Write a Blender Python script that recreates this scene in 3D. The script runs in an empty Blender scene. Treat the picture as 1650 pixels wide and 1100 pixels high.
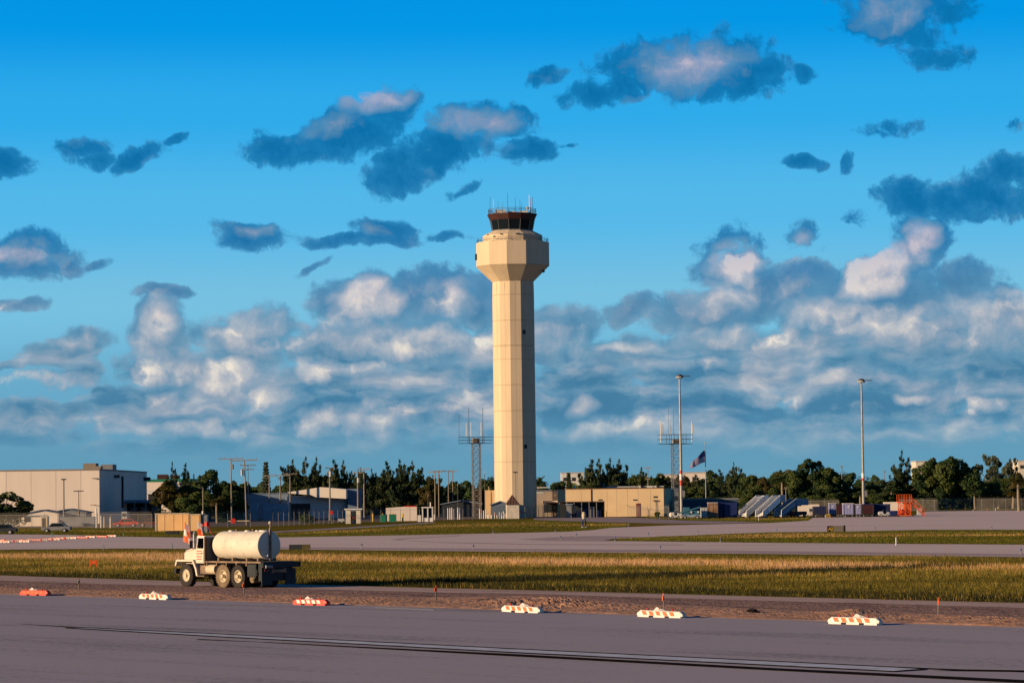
import bpy, bmesh, math, random
import numpy as np
from mathutils import Vector, Matrix
random.seed(7)
RNG = np.random.default_rng(11)
S = bpy.context.scene
COL = S.collection
rad = math.radians
# ------------------------------------------------------------------ camera
FPX, CAMH = 4800.0, 5.0
PITCH = math.atan(244 / FPX); ROLL = rad(0.70)
_f = Vector((0, math.cos(PITCH), math.sin(PITCH)))
_u0 = Vector((0, -math.sin(PITCH), math.cos(PITCH)))
_r0 = Vector((1, 0, 0))
_r = _r0 * math.cos(ROLL) - _u0 * math.sin(ROLL)
_u = _u0 * math.cos(ROLL) + _r0 * math.sin(ROLL)
cam_data = bpy.data.cameras.new('camera'); cam = bpy.data.objects.new('camera', cam_data); COL.objects.link(cam)
cam_data.sensor_width = 36.0; cam_data.lens = FPX / 1650 * 36.0
cam_data.clip_start = 0.5; cam_data.clip_end = 20000
cam.matrix_world = Matrix(((_r.x, _u.x, -_f.x, 0), (_r.y, _u.y, -_f.y, 0), (_r.z, _u.z, -_f.z, CAMH), (0, 0, 0, 1)))
S.camera = cam
S.view_settings.view_transform = 'Standard'; S.view_settings.look = 'None'
S.view_settings.exposure = 0.6; S.view_settings.gamma = 1.0; S.view_settings.use_curve_mapping = False
# ------------------------------------------------------------------ sun
SUN_EL, SUN_AZ = rad(11.0), rad(-66)           # azimuth measured from the -Y direction towards -X
SD = Vector((math.sin(SUN_AZ) * math.cos(SUN_EL), -math.cos(SUN_AZ) * math.cos(SUN_EL), math.sin(SUN_EL)))
sl = bpy.data.lights.new('sun', 'SUN'); sl.energy = 5.0; sl.angle = rad(0.5); sl.color = (1.0, 0.74, 0.46)
so = bpy.data.objects.new('sun', sl); COL.objects.link(so)
so.rotation_euler = SD.to_track_quat('Z', 'Y').to_euler()

def ray(px, py):
    return _f * FPX + _r * (px - 825) + _u * (550 - py)
def gp(px, py, z=0.0):
    d = ray(px, py); t = (z - CAMH) / d.z
    return Vector((d.x * t, d.y * t, z))
def sky_uv(px, py):
    d = ray(px, py).normalized()
    return math.atan2(d.x, d.y) * FPX / 100.0, math.asin(d.z) * FPX / 100.0
# ------------------------------------------------------------------ sky
def build_world():
    w = bpy.data.worlds.new("World"); S.world = w; w.use_nodes = True
    nt = w.node_tree; N = nt.nodes; L = nt.links
    for n in list(N): N.remove(n)
    def node(t, **k):
        n = N.new(t)
        for a, b in k.items(): setattr(n, a, b)
        return n
    def put(sock, v):
        if isinstance(v, bpy.types.NodeSocket): L.new(v, sock)
        else: sock.default_value = v
    def M(op, a, b=None, c=None, clamp=False):
        n = node('ShaderNodeMath', operation=op, use_clamp=clamp); put(n.inputs[0], a)
        if b is not None: put(n.inputs[1], b)
        if c is not None: put(n.inputs[2], c)
        return n.outputs[0]
    def VM(op, a, b=None, c=None):
        n = node('ShaderNodeVectorMath', operation=op); put(n.inputs[0], a)
        if b is not None: put(n.inputs[1], b)
        if c is not None: put(n.inputs[2], c)
        return n
    def sstep(x, a, b):
        n = node('ShaderNodeMapRange', interpolation_type='SMOOTHSTEP'); put(n.inputs[0], x)
        n.inputs[1].default_value = a; n.inputs[2].default_value = b
        return n.outputs[0]
    def noise(vec, scale, detail, rough=0.55, typ='FBM', dist=0.0):
        n = node('ShaderNodeTexNoise', noise_dimensions='2D'); put(n.inputs['Vector'], vec)
        n.inputs['Scale'].default_value = scale; n.inputs['Detail'].default_value = detail
        n.inputs['Roughness'].default_value = rough; n.inputs['Distortion'].default_value = dist
        return n
    def mixc(f, a, b):
        n = node('ShaderNodeMix', data_type='RGBA'); put(n.inputs[0], f)
        put(n.inputs[6], a); put(n.inputs[7], b); return n.outputs[2]
    def ramp(x, stops, interp='EASE'):
        n = node('ShaderNodeValToRGB'); put(n.inputs[0], x); cr = n.color_ramp; cr.interpolation = interp
        while len(cr.elements) < len(stops): cr.elements.new(0.5)
        for e, (p, c) in zip(cr.elements, stops):
            e.position = p; e.color = (*[((v / 255 + .055) / 1.055) ** 2.4 if v > 10 else v / 255 / 12.92 for v in c], 1)
        return n.outputs[0]
    tc = node('ShaderNodeTexCoord'); sx = node('ShaderNodeSeparateXYZ'); L.new(tc.outputs['Generated'], sx.inputs[0])
    az = M('MULTIPLY', M('ARCTAN2', sx.outputs[0], sx.outputs[1]), FPX / 100)
    el = M('MULTIPLY', M('ARCSINE', sx.outputs[2]), FPX / 100)   # horizon 0, zenith 75.4, top of the photograph about 8
    cb = node('ShaderNodeCombineXYZ'); L.new(az, cb.inputs[0]); L.new(el, cb.inputs[1]); P = cb.outputs[0]
    # clear sky: physical sky for the light overhead and round the sun, graded blue low in the east
    sky = node('ShaderNodeTexSky', sky_type='NISHITA', sun_disc=False); sky.sun_elevation = SUN_EL
    sky.sun_rotation = math.atan2(SD.x, SD.y)
    sky.air_density = 1.4; sky.dust_density = 1.0; sky.ozone_density = 3.0
    phys = VM('MULTIPLY', sky.outputs[0], (0.008, 0.024, 0.060)).outputs[0]
    blue = ramp(M('DIVIDE', el, 10.0), [(0.0, (104, 156, 180)), (0.06, (98, 155, 184)), (0.16, (104, 168, 200)),
                 (0.30, (120, 192, 224)), (0.46, (84, 184, 233)), (0.62, (46, 170, 234)), (0.76, (4, 151, 229)), (0.88, (0, 140, 224))])
    awaysun = VM('DOT_PRODUCT', tc.outputs['Generated'], tuple(SD)).outputs[1]
    f_b = M('MULTIPLY', sstep(awaysun, 0.97, 0.6), sstep(el, 20, 9))
    base = mixc(f_b, phys, blue)
    # ---- clouds
    def blobfield(vec, blobs):
        acc = None
        for b in blobs:
            x, y, rx, ry = b[:4]; a = b[4] if len(b) > 4 else 0; wgt = b[5] if len(b) > 5 else 1.0
            u, v = sky_uv(x, y)
            d = VM('SUBTRACT', vec, (u, v, 0)).outputs[0]
            if a:
                m = node('ShaderNodeVectorRotate', rotation_type='Z_AXIS'); L.new(d, m.inputs['Vector'])
                m.inputs['Angle'].default_value = -rad(a); d = m.outputs[0]
            q = VM('MULTIPLY', d, (100 / rx, 100 / ry, 0)).outputs[0]
            dd = VM('DOT_PRODUCT', q, q).outputs[1]
            o = M('MULTIPLY_ADD', dd, -wgt, wgt)
            acc = o if acc is None else M('MAXIMUM', acc, o)
        return acc
    wn = noise(P, 0.9, 3.0, 0.55)
    warp = VM('MULTIPLY', VM('SUBTRACT', wn.outputs['Color'], (0.5, 0.5, 0.5)).outputs[0], (0.55, 0.45, 0)).outputs[0]
    PW = VM('ADD', P, warp).outputs[0]
    fine = noise(P, 4.5, 5.0, 0.6)
    jit = VM('MULTIPLY', VM('SUBTRACT', fine.outputs['Color'], (0.5, 0.5, 0.5)).outputs[0], (0.30, 0.24, 0)).outputs[0]
    PJ = VM('ADD', VM('ADD', P, VM('MULTIPLY', warp, (0.5, 0.5, 0)).outputs[0]).outputs[0], jit).outputs[0]
    def domes(vec, sc, off):
        # rounded billows: hemispheres standing on jittered cells
        v = node('ShaderNodeTexVoronoi', voronoi_dimensions='2D', feature='SMOOTH_F1')
        v.inputs['Smoothness'].default_value = 0.25
        put(v.inputs['Vector'], VM('ADD', VM('MULTIPLY', vec, (sc * 0.85, sc * 1.15, 0)).outputs[0], (off, off * 1.7, 0)).outputs[0])
        v.inputs['Scale'].default_value = 1.0; v.inputs['Randomness'].default_value = 1.0
        d = M('MULTIPLY', v.outputs['Distance'], 1.15)
        return M('SQRT', M('MAXIMUM', M('MULTIPLY_ADD', M('MULTIPLY', d, d), -1.0, 1.0), 0.0))
    def height(vec):
        return M('ADD', M('MULTIPLY', domes(vec, 1.35, 0.0), 0.62), M('MULTIPLY', domes(vec, 3.4, 7.3), 0.25))
    h0 = height(PJ)
    h1 = height(VM('ADD', PJ, (-0.16, 0.13, 0)).outputs[0])
    relief = M('SUBTRACT', h0, h1)
    puff = M('ADD', M('MULTIPLY', h0, 0.9), M('MULTIPLY', fine.outputs[0], 0.28))      # about 0.25 .. 1
    PH = PW
    # generic clouds elsewhere on the dome
    gn = noise(VM('MULTIPLY', P, (0.10, 0.22, 0)).outputs[0], 1.0, 8.0, 0.6)
    outside = M('MAXIMUM', sstep(M('ABSOLUTE', az), 9.2, 12.5), sstep(el, 8.8, 11.5))
    gen = M('ADD', M('MULTIPLY', M('MULTIPLY', M('SUBTRACT', gn.outputs[0], 0.56), 5.0), outside), M('MULTIPLY', M('SUBTRACT', outside, 1.0), 2.0))
    relief = M('MULTIPLY', relief, M('MULTIPLY_ADD', sstep(el, 5.2, 3.0), 0.6, 0.4))
    body = blobfield(PW, [(b[0], b[1], b[2] * (1.0 if b[1] < 360 else 1.12), b[3] * (1.0 if b[1] < 360 else 1.16)) + tuple(b[4:]) for b in BODY])
    band = M('MULTIPLY', sstep(el, 0.35, 0.75), sstep(el, 2.2, 1.6))
    bn = noise(VM('MULTIPLY', PH, (0.45, 1.5, 0)).outputs[0], 1.0, 6.0, 0.6)
    bmask = M('MULTIPLY', band, sstep(az, -7.6, -5.2))
    bandf = M('ADD', M('ADD', M('MULTIPLY', M('SUBTRACT', bn.outputs[0], 0.5), 3.2), 0.5), M('MULTIPLY', M('SUBTRACT', bmask, 1.0), 2.5))
    dens = M('MAXIMUM', M('MAXIMUM', body, bandf), gen)
    dens = M('ADD', dens, M('MULTIPLY', M('SUBTRACT', puff, 0.78), 1.1))
    wisp = noise(VM('ADD', P, VM('MULTIPLY', warp, (0.9, 0.9, 0)).outputs[0]).outputs[0], 2.4, 7.0, 0.68)
    dens = M('ADD', dens, M('MULTIPLY', M('SUBTRACT', wisp.outputs[0], 0.5), M('MULTIPLY_ADD', sstep(el, 2.6, 4.6), 1.0, 1.0)))
    alpha = sstep(M('ADD', dens, M('MULTIPLY', sstep(el, 3.0, 5.0), -0.02)), -0.10, 0.44)
    alpha = M('MULTIPLY', alpha, M('MULTIPLY_ADD', sstep(dens, 0.1, 1.3), 0.22, 0.78))
    light = blobfield(PW, [tuple(b[:4]) + ((b[4] if len(b) > 4 else 0), (b[5] if len(b) > 5 else 1.0) * (1.0 if b[1] < 570 else 0.75)) for b in LIGHT])
    soft = M('MULTIPLY', M('SUBTRACT', wisp.outputs[0], 0.5), 1.5)
    lit = M('ADD', M('ADD', M('MINIMUM', M('MAXIMUM', M('MULTIPLY', light, 0.7), -0.5), 1.25), M('MULTIPLY', relief, 2.6)), soft)
    lowb = sstep(el, 3.4, 1.6)
    bl2 = noise(VM('MULTIPLY', PH, (0.55, 1.9, 0)).outputs[0], 1.0, 5.0, 0.55)
    lowlit = M('MULTIPLY', M('MULTIPLY', M('SUBTRACT', bl2.outputs[0], 0.50), 4.2), lowb)
    lit = M('MAXIMUM', lit, M('ADD', M('ADD', lowlit, M('MULTIPLY', lowb, 0.06)), M('MULTIPLY', relief, 1.7)))
    lit = M('ADD', lit, M('MULTIPLY', M('SUBTRACT', M('MINIMUM', dens, 1.0), 0.7), -0.25))
    lit = M('MULTIPLY_ADD', lit, 0.50, 0.24, clamp=True)
    c_hi = ramp(lit, [(0.0, (0, 100, 158)), (0.28, (12, 110, 168)), (0.50, (84, 134, 174)), (0.75, (142, 156, 186)), (1.0, (194, 186, 200))], 'LINEAR')
    c_lo = ramp(lit, [(0.0, (66, 122, 158)), (0.25, (104, 144, 172)), (0.5, (146, 163, 182)), (0.76, (192, 192, 196)), (1.0, (242, 230, 214))], 'LINEAR')
    cc = mixc(sstep(el, 4.4, 2.2), c_hi, c_lo)
    # low air: clouds sink into the blue-grey near the horizon
    cc = mixc(M('MULTIPLY', sstep(el, 1.35, 0.5), 0.92), cc, blue)
    full = mixc(M('MULTIPLY', alpha, 0.97), base, cc)
    hor = mixc(sstep(sx.outputs[2], -0.002, -0.03), full, (0.06, 0.09, 0.11, 1))
    bg = node('ShaderNodeBackground'); L.new(hor, bg.inputs[0]); bg.inputs[1].default_value = 0.66
    out = node('ShaderNodeOutputWorld'); L.new(bg.outputs[0], out.inputs[0])
    w.cycles.sampling_method = 'MANUAL'; w.cycles.sample_map_resolution = 256
BODY = [(8,262,42,30),(130,238,52,22,0,.9),(150,262,50,12,0,.6),(215,256,52,18,20),(290,222,24,8,30,.7),
 (465,240,95,30,4),(560,215,110,50,10),(625,178,62,42,30),(645,275,65,38,20),(720,240,115,42,15),(775,200,90,40),(850,240,50,24),(915,240,22,6,0,.7),(750,300,40,7,15,.35),
 (405,378,60,24),(575,388,95,13),(622,374,56,22),(728,380,34,8,0,.5),(505,430,30,6,30,.35),(45,412,90,38),(115,425,20,20),(155,422,20,8,0,.6),
 (885,125,36,18,20,.8),(1095,105,160,58,5),(1000,145,95,28,8),(1190,125,95,45,10),(1300,118,30,14,20,.6),
 (1440,32,100,55,-8,.9),(1540,20,60,35,0,.5),(1510,85,60,25,0,.4),(1440,200,50,14,0,.35),
 (1300,262,38,14,-12),(1366,262,13,22,-20,.9),(1480,320,80,38),(1570,318,150,46),(1625,285,65,40,20),(1640,200,30,16,0,.9),(1375,350,30,12,0,.4),
 (25,490,45,10,0,.7),(105,560,80,24,12),(30,586,60,10,10,.8),(130,545,42,20,0,.9),(135,600,35,22,0,.8),(165,630,22,8,0,.7),
 (270,470,55,14,0,.9),(262,520,40,48,-10),(262,560,52,50),(240,590,50,36),
 (410,548,105,48),(400,575,100,20),(590,490,90,44),(560,560,150,38),(650,550,190,44),(700,480,95,48),(775,500,70,60),(760,560,120,30),
 (900,530,75,38,0,.9),(890,570,80,20,0,.8),(1010,503,46,24,12,.95),
 (1185,430,62,56,10),(1130,505,110,34),(1250,470,120,48,18),(1300,440,60,28,0,.8),(1285,385,28,26,0,.7),
 (1482,395,50,52),(1400,455,100,44,10),(1400,500,180,56),(1530,470,75,42,10),(1260,555,220,40),(1500,540,220,60),(1640,505,80,60),
 (1000,570,80,28,0,.9),(950,605,110,34),(1180,600,180,30),(1350,590,160,22,0,.7),(1480,615,260,28),(1450,655,220,34),(1600,600,120,36),
 (360,628,120,52),(250,660,125,44),(300,600,60,30),(560,615,130,34),(720,610,120,36),(560,655,140,26),(700,660,200,34),(480,690,260,32),(400,720,260,20),(1000,660,190,44),(1000,710,280,28),(1350,700,330,28),
 (50,672,75,26,0,.9),(30,700,90,20,0,.8),(120,660,40,14,0,.7),(80,610,90,16,0,.35)]
LIGHT = [(605,165,70,30,15,1.5),(545,205,60,25,10,.8),(765,198,85,32,0,1.5),(410,374,40,16,0,.9),(610,374,40,14,0,.7),(40,408,75,28,0,1.2),
 (1105,105,115,52,0,1.3),(1180,95,60,24,0,.6),(1430,22,75,40,0,1.1),(120,545,40,14,0,.7),
 (265,520,34,56,-8,1.7),(240,575,52,40,0,1.5),(410,535,80,42,0,1.5),(590,485,58,42,0,2.2),(640,545,130,34,0,1.2),(720,485,65,40,0,1.3),(560,530,80,30,0,.9),(740,550,90,26,0,1.0),
 (890,545,60,26,0,.8),(1185,425,52,48,10,2.3),(1150,480,85,32,0,1.2),(1270,470,60,24,20,.6),(1285,388,26,24,0,1.2),
 (1482,392,38,46,0,2.3),(1415,440,75,46,25,2.4),(1340,500,90,34,0,1.6),(1200,540,90,24,0,1.4),(1440,520,110,34,0,1.3),(1580,520,90,50,0,1.1),(1640,480,50,30,0,1.3),
 (1010,556,60,9,0,1.2),(1130,585,140,12,0,.9),(1330,560,100,16,0,.5),
 (360,615,75,40,0,2.5),(400,640,80,30,0,2.0),(300,600,44,22,0,1.6),(500,600,24,26,40,1.9),(560,590,90,14,0,1.2),(680,610,40,14,0,1.8),(560,680,150,22,0,1.5),(330,690,120,16,0,1.5),(270,650,40,20,0,1.2),
 (640,660,120,14,0,1.5),(1000,690,160,16,0,1.4),(1260,640,60,14,0,1.6),(1340,615,60,14,0,1.5),(1480,640,40,10,0,1.4),(1580,660,90,14,0,1.4),(935,660,25,20,0,1.6),(60,612,110,16,0,1.6)]
build_world()
# ------------------------------------------------------------------ helpers
MATS = {}
def mat(name, col, rough=0.8, var=0.15, scale=1.0, bump=0.0, metal=0.0, col2=None, stretch=(1, 1, 1), spec=0.3, alb=True):
    if name in MATS: return MATS[name]
    if alb: col = tuple(c * 0.72 for c in col); col2 = tuple(c * 0.72 for c in col2) if col2 else None
    m = bpy.data.materials.new(name); m.use_nodes = True; nt = m.node_tree; N = nt.nodes; L = nt.links
    b = N['Principled BSDF']; b.inputs['Roughness'].default_value = rough; b.inputs['Metallic'].default_value = metal
    b.inputs['Specular IOR Level'].default_value = spec
    tc = N.new('ShaderNodeTexCoord'); mp = N.new('ShaderNodeMapping'); L.new(tc.outputs['Object'], mp.inputs[0])
    mp.inputs['Scale'].default_value = stretch
    nz = N.new('ShaderNodeTexNoise'); L.new(mp.outputs[0], nz.inputs['Vector'])
    nz.inputs['Scale'].default_value = scale; nz.inputs['Detail'].default_value = 6; nz.inputs['Roughness'].default_value = 0.62
    cr = N.new('ShaderNodeValToRGB'); L.new(nz.outputs[0], cr.inputs[0])
    lo = tuple(c * (1 - var) for c in col); hi = tuple(min(1, c * (1 + var)) for c in (col2 or col))
    cr.color_ramp.elements[0].position = 0.32; cr.color_ramp.elements[1].position = 0.68
    cr.color_ramp.elements[0].color = (*lo, 1); cr.color_ramp.elements[1].color = (*hi, 1)
    L.new(cr.outputs[0], b.inputs['Base Color'])
    if bump:
        bp = N.new('ShaderNodeBump'); bp.inputs['Strength'].default_value = bump; bp.inputs['Distance'].default_value = 0.03
        n2 = N.new('ShaderNodeTexNoise'); L.new(tc.outputs['Object'], n2.inputs['Vector']); n2.inputs['Scale'].default_value = scale * 7
        L.new(n2.outputs[0], bp.inputs['Height']); L.new(bp.outputs[0], b.inputs['Normal'])
    MATS[name] = m; return m

class MB:
    def __init__(s): s.v = []; s.f = []; s.m = []; s.mats = []; s.cur = 0
    def use(s, m):
        if m not in s.mats: s.mats.append(m)
        s.cur = s.mats.index(m); return s
    def face(s, pts):
        i = len(s.v); s.v += [tuple(p) for p in pts]; s.f.append(list(range(i, i + len(pts)))); s.m.append(s.cur)
    def poly(s, vs, fs):
        i = len(s.v); s.v += [tuple(p) for p in vs]
        for f in fs: s.f.append([i + k for k in f]); s.m.append(s.cur)
    def box(s, x0, x1, y0, y1, z0, z1, rz=0, c=None):
        vs = [Vector(p) for p in ((x0,y0,z0),(x1,y0,z0),(x1,y1,z0),(x0,y1,z0),(x0,y0,z1),(x1,y0,z1),(x1,y1,z1),(x0,y1,z1))]
        if rz:
            R = Matrix.Rotation(rz, 3, 'Z'); cc = Vector(c or (0, 0, 0)); vs = [R @ (v - cc) + cc for v in vs]
        s.poly(vs, [(0,3,2,1),(4,5,6,7),(0,1,5,4),(1,2,6,5),(2,3,7,6),(3,0,4,7)]); return s
    def cyl(s, p0, p1, r0, r1=None, n=8, cap=True):
        p0, p1 = Vector(p0), Vector(p1); r1 = r0 if r1 is None else r1
        d = (p1 - p0).normalized(); a = d.orthogonal().normalized(); b = d.cross(a)
        vs = []
        for p, r in ((p0, r0), (p1, r1)):
            for k in range(n):
                t = 2 * math.pi * k / n; vs.append(p + (a * math.cos(t) + b * math.sin(t)) * r)
        fs = [(k, (k + 1) % n, n + (k + 1) % n, n + k) for k in range(n)]
        if cap: fs += [tuple(range(n - 1, -1, -1)), tuple(range(n, 2 * n))]
        s.poly(vs, fs); return s
    def bar(s, p0, p1, w=0.05): return s.cyl(p0, p1, w / 2, w / 2, 4)
    def lathe(s, prof, n=12, rot=0.0, axis='z', cap=True):
        vs = []
        for r, z in prof:
            for k in range(n):
                t = rot + 2 * math.pi * k / n; x, y = r * math.cos(t), r * math.sin(t)
                vs.append((x, y, z) if axis == 'z' else (z, x, y))
        fs = []
        for j in range(len(prof) - 1):
            for k in range(n):
                fs.append((j*n+k, j*n+(k+1)%n, (j+1)*n+(k+1)%n, (j+1)*n+k))
        if cap: fs += [tuple(range(n-1, -1, -1)), tuple((len(prof)-1)*n + k for k in range(n))]
        s.poly(vs, fs); return s
    def prism(s, pts, y0, y1):      # outline in x,z extruded along y
        n = len(pts); vs = [(x, y0, z) for x, z in pts] + [(x, y1, z) for x, z in pts]
        s.poly(vs, [tuple(range(n)), tuple(range(2*n-1, n-1, -1))] + [(k, n+k, n+(k+1)%n, (k+1)%n) for k in range(n)]); return s
    def sphere(s, c, r, n=10, m=6, sc=(1,1,1)):
        c = Vector(c); vs = [c + Vector((0,0,-r*sc[2]))]
        for j in range(1, m):
            ph = -math.pi/2 + math.pi*j/m
            for k in range(n):
                t = 2*math.pi*k/n; vs.append(c + Vector((r*sc[0]*math.cos(ph)*math.cos(t), r*sc[1]*math.cos(ph)*math.sin(t), r*sc[2]*math.sin(ph))))
        vs.append(c + Vector((0,0,r*sc[2]))); fs = [(0, 1+(k+1)%n, 1+k) for k in range(n)]
        for j in range(m-2):
            for k in range(n): fs.append((1+j*n+k, 1+j*n+(k+1)%n, 1+(j+1)*n+(k+1)%n, 1+(j+1)*n+k))
        l = len(vs)-1; fs += [(l, 1+(m-2)*n+k, 1+(m-2)*n+(k+1)%n) for k in range(n)]
        s.poly(vs, fs); return s
    def build(s, name, m=None, parent=None, smooth=False, fix=True, bevel=0):
        me = bpy.data.meshes.new(name); me.from_pydata(s.v, [], s.f); me.update()
        ms = s.mats if s.mats else [m]
        for q in ms: me.materials.append(q)
        if s.mats: me.polygons.foreach_set('material_index', s.m)
        if fix:
            b = bmesh.new(); b.from_mesh(me); bmesh.ops.remove_doubles(b, verts=b.verts, dist=1e-5)
            bmesh.ops.recalc_face_normals(b, faces=b.faces)
            if bevel: bmesh.ops.bevel(b, geom=[e for e in b.edges], offset=bevel, segments=2, affect='EDGES', clamp_overlap=True)
            b.to_mesh(me); b.free()
        if smooth:
            me.polygons.foreach_set('use_smooth', [True] * len(me.polygons))
            try: me.set_sharp_from_angle(angle=rad(40))
            except Exception: pass
        o = bpy.data.objects.new(name, me); COL.objects.link(o)
        if parent: o.parent = parent
        return o
def tag(o, label, cat, group=None, kind=None):
    o['label'] = label; o['category'] = cat
    if group: o['group'] = group
    if kind: o['kind'] = kind
    return o
def thing(name, label, cat, loc=(0, 0, 0), rz=0.0, group=None):
    o = bpy.data.objects.new(name, None); COL.objects.link(o); o.empty_display_size = 0.3
    o.location = loc; o.rotation_euler = (0, 0, rz); return tag(o, label, cat, group)
def dup(root, loc, rz=None, label=None, scale=None, mats=None):
    def cp(o, par):
        c = o.copy(); COL.objects.link(c); c.parent = par
        for ch in list(o.children): cp(ch, c)
        return c
    kids = list(root.children)
    r = root.copy(); COL.objects.link(r)
    for ch in kids: cp(ch, r)
    r.location = loc
    if rz is not None: r.rotation_euler = (0, 0, rz)
    if scale is not None: r.scale = scale
    if label: r['label'] = label
    return r
def struct(name, mb, m=None, fix=True, smooth=False):
    o = mb.build(name, m, fix=fix, smooth=smooth); o['kind'] = 'structure'; return o
def scl(p): return FPX / math.hypot(p.x, p.y)        # pixels of the photograph per metre
def hz(px): return 794 - (px - 825) * math.tan(ROLL)  # horizon row
def at(px, D):                                        # ground point seen in column px, D metres away
    p = gp(px, hz(px) + FPX * CAMH / D); return p
def zof(px, py, D): return CAMH + (hz(px) - py) * D / FPX

# ------------------------------------------------------------------ shared materials
def asphalt(name, col, vein=0.25, patch=(0.02, 0.09), rot=0.0, dark=0.8, cracks=True):
    m = bpy.data.materials.new(name); m.use_nodes = True; N = m.node_tree.nodes; L = m.node_tree.links; b = N['Principled BSDF']
    b.inputs['Roughness'].default_value = 0.9; b.inputs['Specular IOR Level'].default_value = 0.0
    tc = N.new('ShaderNodeTexCoord'); mp = N.new('ShaderNodeMapping'); mp.vector_type = 'TEXTURE'; L.new(tc.outputs['Object'], mp.inputs[0])
    mp.inputs['Rotation'].default_value = (0, 0, rot); mp.inputs['Scale'].default_value = (1 / patch[0], 1 / patch[1], 1)
    n1 = N.new('ShaderNodeTexNoise'); L.new(mp.outputs[0], n1.inputs['Vector']); n1.inputs['Scale'].default_value = 1; n1.inputs['Detail'].default_value = 5
    n1.inputs['Roughness'].default_value = .65
    n2 = N.new('ShaderNodeTexNoise'); L.new(tc.outputs['Object'], n2.inputs['Vector']); n2.inputs['Scale'].default_value = 3.5; n2.inputs['Detail'].default_value = 8
    n2.inputs['Roughness'].default_value = .8
    a = N.new('ShaderNodeMath'); a.operation = 'MULTIPLY_ADD'; L.new(n2.outputs[0], a.inputs[0]); a.inputs[1].default_value = 1.1; L.new(n1.outputs[0], a.inputs[2])
    cr = N.new('ShaderNodeValToRGB'); L.new(a.outputs[0], cr.inputs[0]); cr.color_ramp.elements[0].position = 0.85; cr.color_ramp.elements[1].position = 1.22
    cr.color_ramp.elements[0].color = (*[c * (1 - vein) for c in col], 1); cr.color_ramp.elements[1].color = (*[c * (1 + vein) for c in col], 1)
    L.new(cr.outputs[0], b.inputs['Base Color'])
    bp = N.new('ShaderNodeBump'); bp.inputs['Strength'].default_value = 0.35; bp.inputs['Distance'].default_value = 0.01
    n3 = N.new('ShaderNodeTexNoise'); L.new(tc.outputs['Object'], n3.inputs['Vector']); n3.inputs['Scale'].default_value = 14; n3.inputs['Detail'].default_value = 4
    L.new(n3.outputs[0], bp.inputs['Height']); L.new(bp.outputs[0], b.inputs['Normal'])
    MATS[name] = m; return m
EDGE_ANG = math.atan2(-50, 45.3)     # direction the near pavement, markings, barricades and haul road run in
M_ASPH = asphalt('near_asphalt', (0.27, 0.242, 0.268), 0.24, (0.03, 0.22), EDGE_ANG)
M_TAXI = asphalt('taxiway_asphalt', (0.52, 0.41, 0.38), 0.15, (0.02, 0.10), rad(-2))
M_TAXID = asphalt('worn_taxiway', (0.34, 0.26, 0.26), 0.2, (0.02, 0.10), rad(-2))
M_HAUL = asphalt('haul_road', (0.30, 0.215, 0.19), 0.5, (0.05, 0.9), EDGE_ANG)
M_MILL = asphalt('milled_asphalt', (0.15, 0.095, 0.08), 0.75, (0.06, 1.1), EDGE_ANG)
M_YARD = mat('dusty_yard', (0.24, 0.19, 0.16), 0.95, 0.25, 0.15, spec=0.0)
M_CONC = mat('apron_concrete', (0.36, 0.25, 0.23), 0.9, 0.1, 0.3)

def ground_material():
    m = bpy.data.materials.new('grass_ground'); m.use_nodes = True; N = m.node_tree.nodes; L = m.node_tree.links; b = N['Principled BSDF']
    b.inputs['Roughness'].default_value = 1.0; b.inputs['Specular IOR Level'].default_value = 0.0
    tc = N.new('ShaderNodeTexCoord'); mp = N.new('ShaderNodeMapping'); L.new(tc.outputs['Object'], mp.inputs[0]); mp.inputs['Scale'].default_value = (0.03, 0.10, 1)
    n1 = N.new('ShaderNodeTexNoise'); L.new(mp.outputs[0], n1.inputs['Vector']); n1.inputs['Scale'].default_value = 1; n1.inputs['Detail'].default_value = 7; n1.inputs['Roughness'].default_value = .6
    n2 = N.new('ShaderNodeTexNoise'); L.new(tc.outputs['Object'], n2.inputs['Vector']); n2.inputs['Scale'].default_value = 0.9; n2.inputs['Detail'].default_value = 8; n2.inputs['Roughness'].default_value = .75
    a = N.new('ShaderNodeMath'); a.operation = 'MULTIPLY_ADD'; L.new(n2.outputs[0], a.inputs[0]); a.inputs[1].default_value = 0.5; L.new(n1.outputs[0], a.inputs[2])
    cr = N.new('ShaderNodeValToRGB'); L.new(a.outputs[0], cr.inputs[0]); e = cr.color_ramp.elements
    e[0].position = 0.5; e[0].color = (0.055, 0.055, 0.008, 1); e[1].position = 1.0; e[1].color = (0.20, 0.115, 0.03, 1)
    x = e.new(0.72); x.color = (0.12, 0.10, 0.014, 1)
    L.new(cr.outputs[0], b.inputs['Base Color']); MATS['grass_ground'] = m; return m
M_GRASS = ground_material()
# ------------------------------------------------------------------ ground
g = MB(); g.face([(-9000, -300, 0), (9000, -300, 0), (9000, 14000, 0), (-9000, 14000, 0)])
struct('ground', g, M_GRASS)
def sheet(name, pts, m, z, extra=()):
    b = MB(); b.face([(p.x, p.y, 0) for p in (gp(*q, z) if len(q) == 2 else Vector((q[0], q[1], 0)) for q in pts)])
    o = struct(name, b, m, fix=True); o.location.z = z; return o
E0 = [(-700, 936), (0, 957), (250, 965), (500, 973), (700, 979.5), (825, 984), (1000, 990.5), (1300, 1000), (1650, 1011), (2300, 1033)]
E2 = [(-700, 906), (0, 926.5), (300, 936), (500, 941.5), (700, 947), (880, 951), (1250, 961), (1650, 971), (2300, 989)]
p0, p1 = gp(*E0[0]), gp(*E0[-1])
sheet('near_taxiway', E0 + [(p1.x + 6, -150, 0), (-160, -150, 0), (-160, p0.y - 60, 0)], M_ASPH, 0.03)
sheet('haul_road', E2 + E0[::-1], M_HAUL, 0.015)
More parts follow.
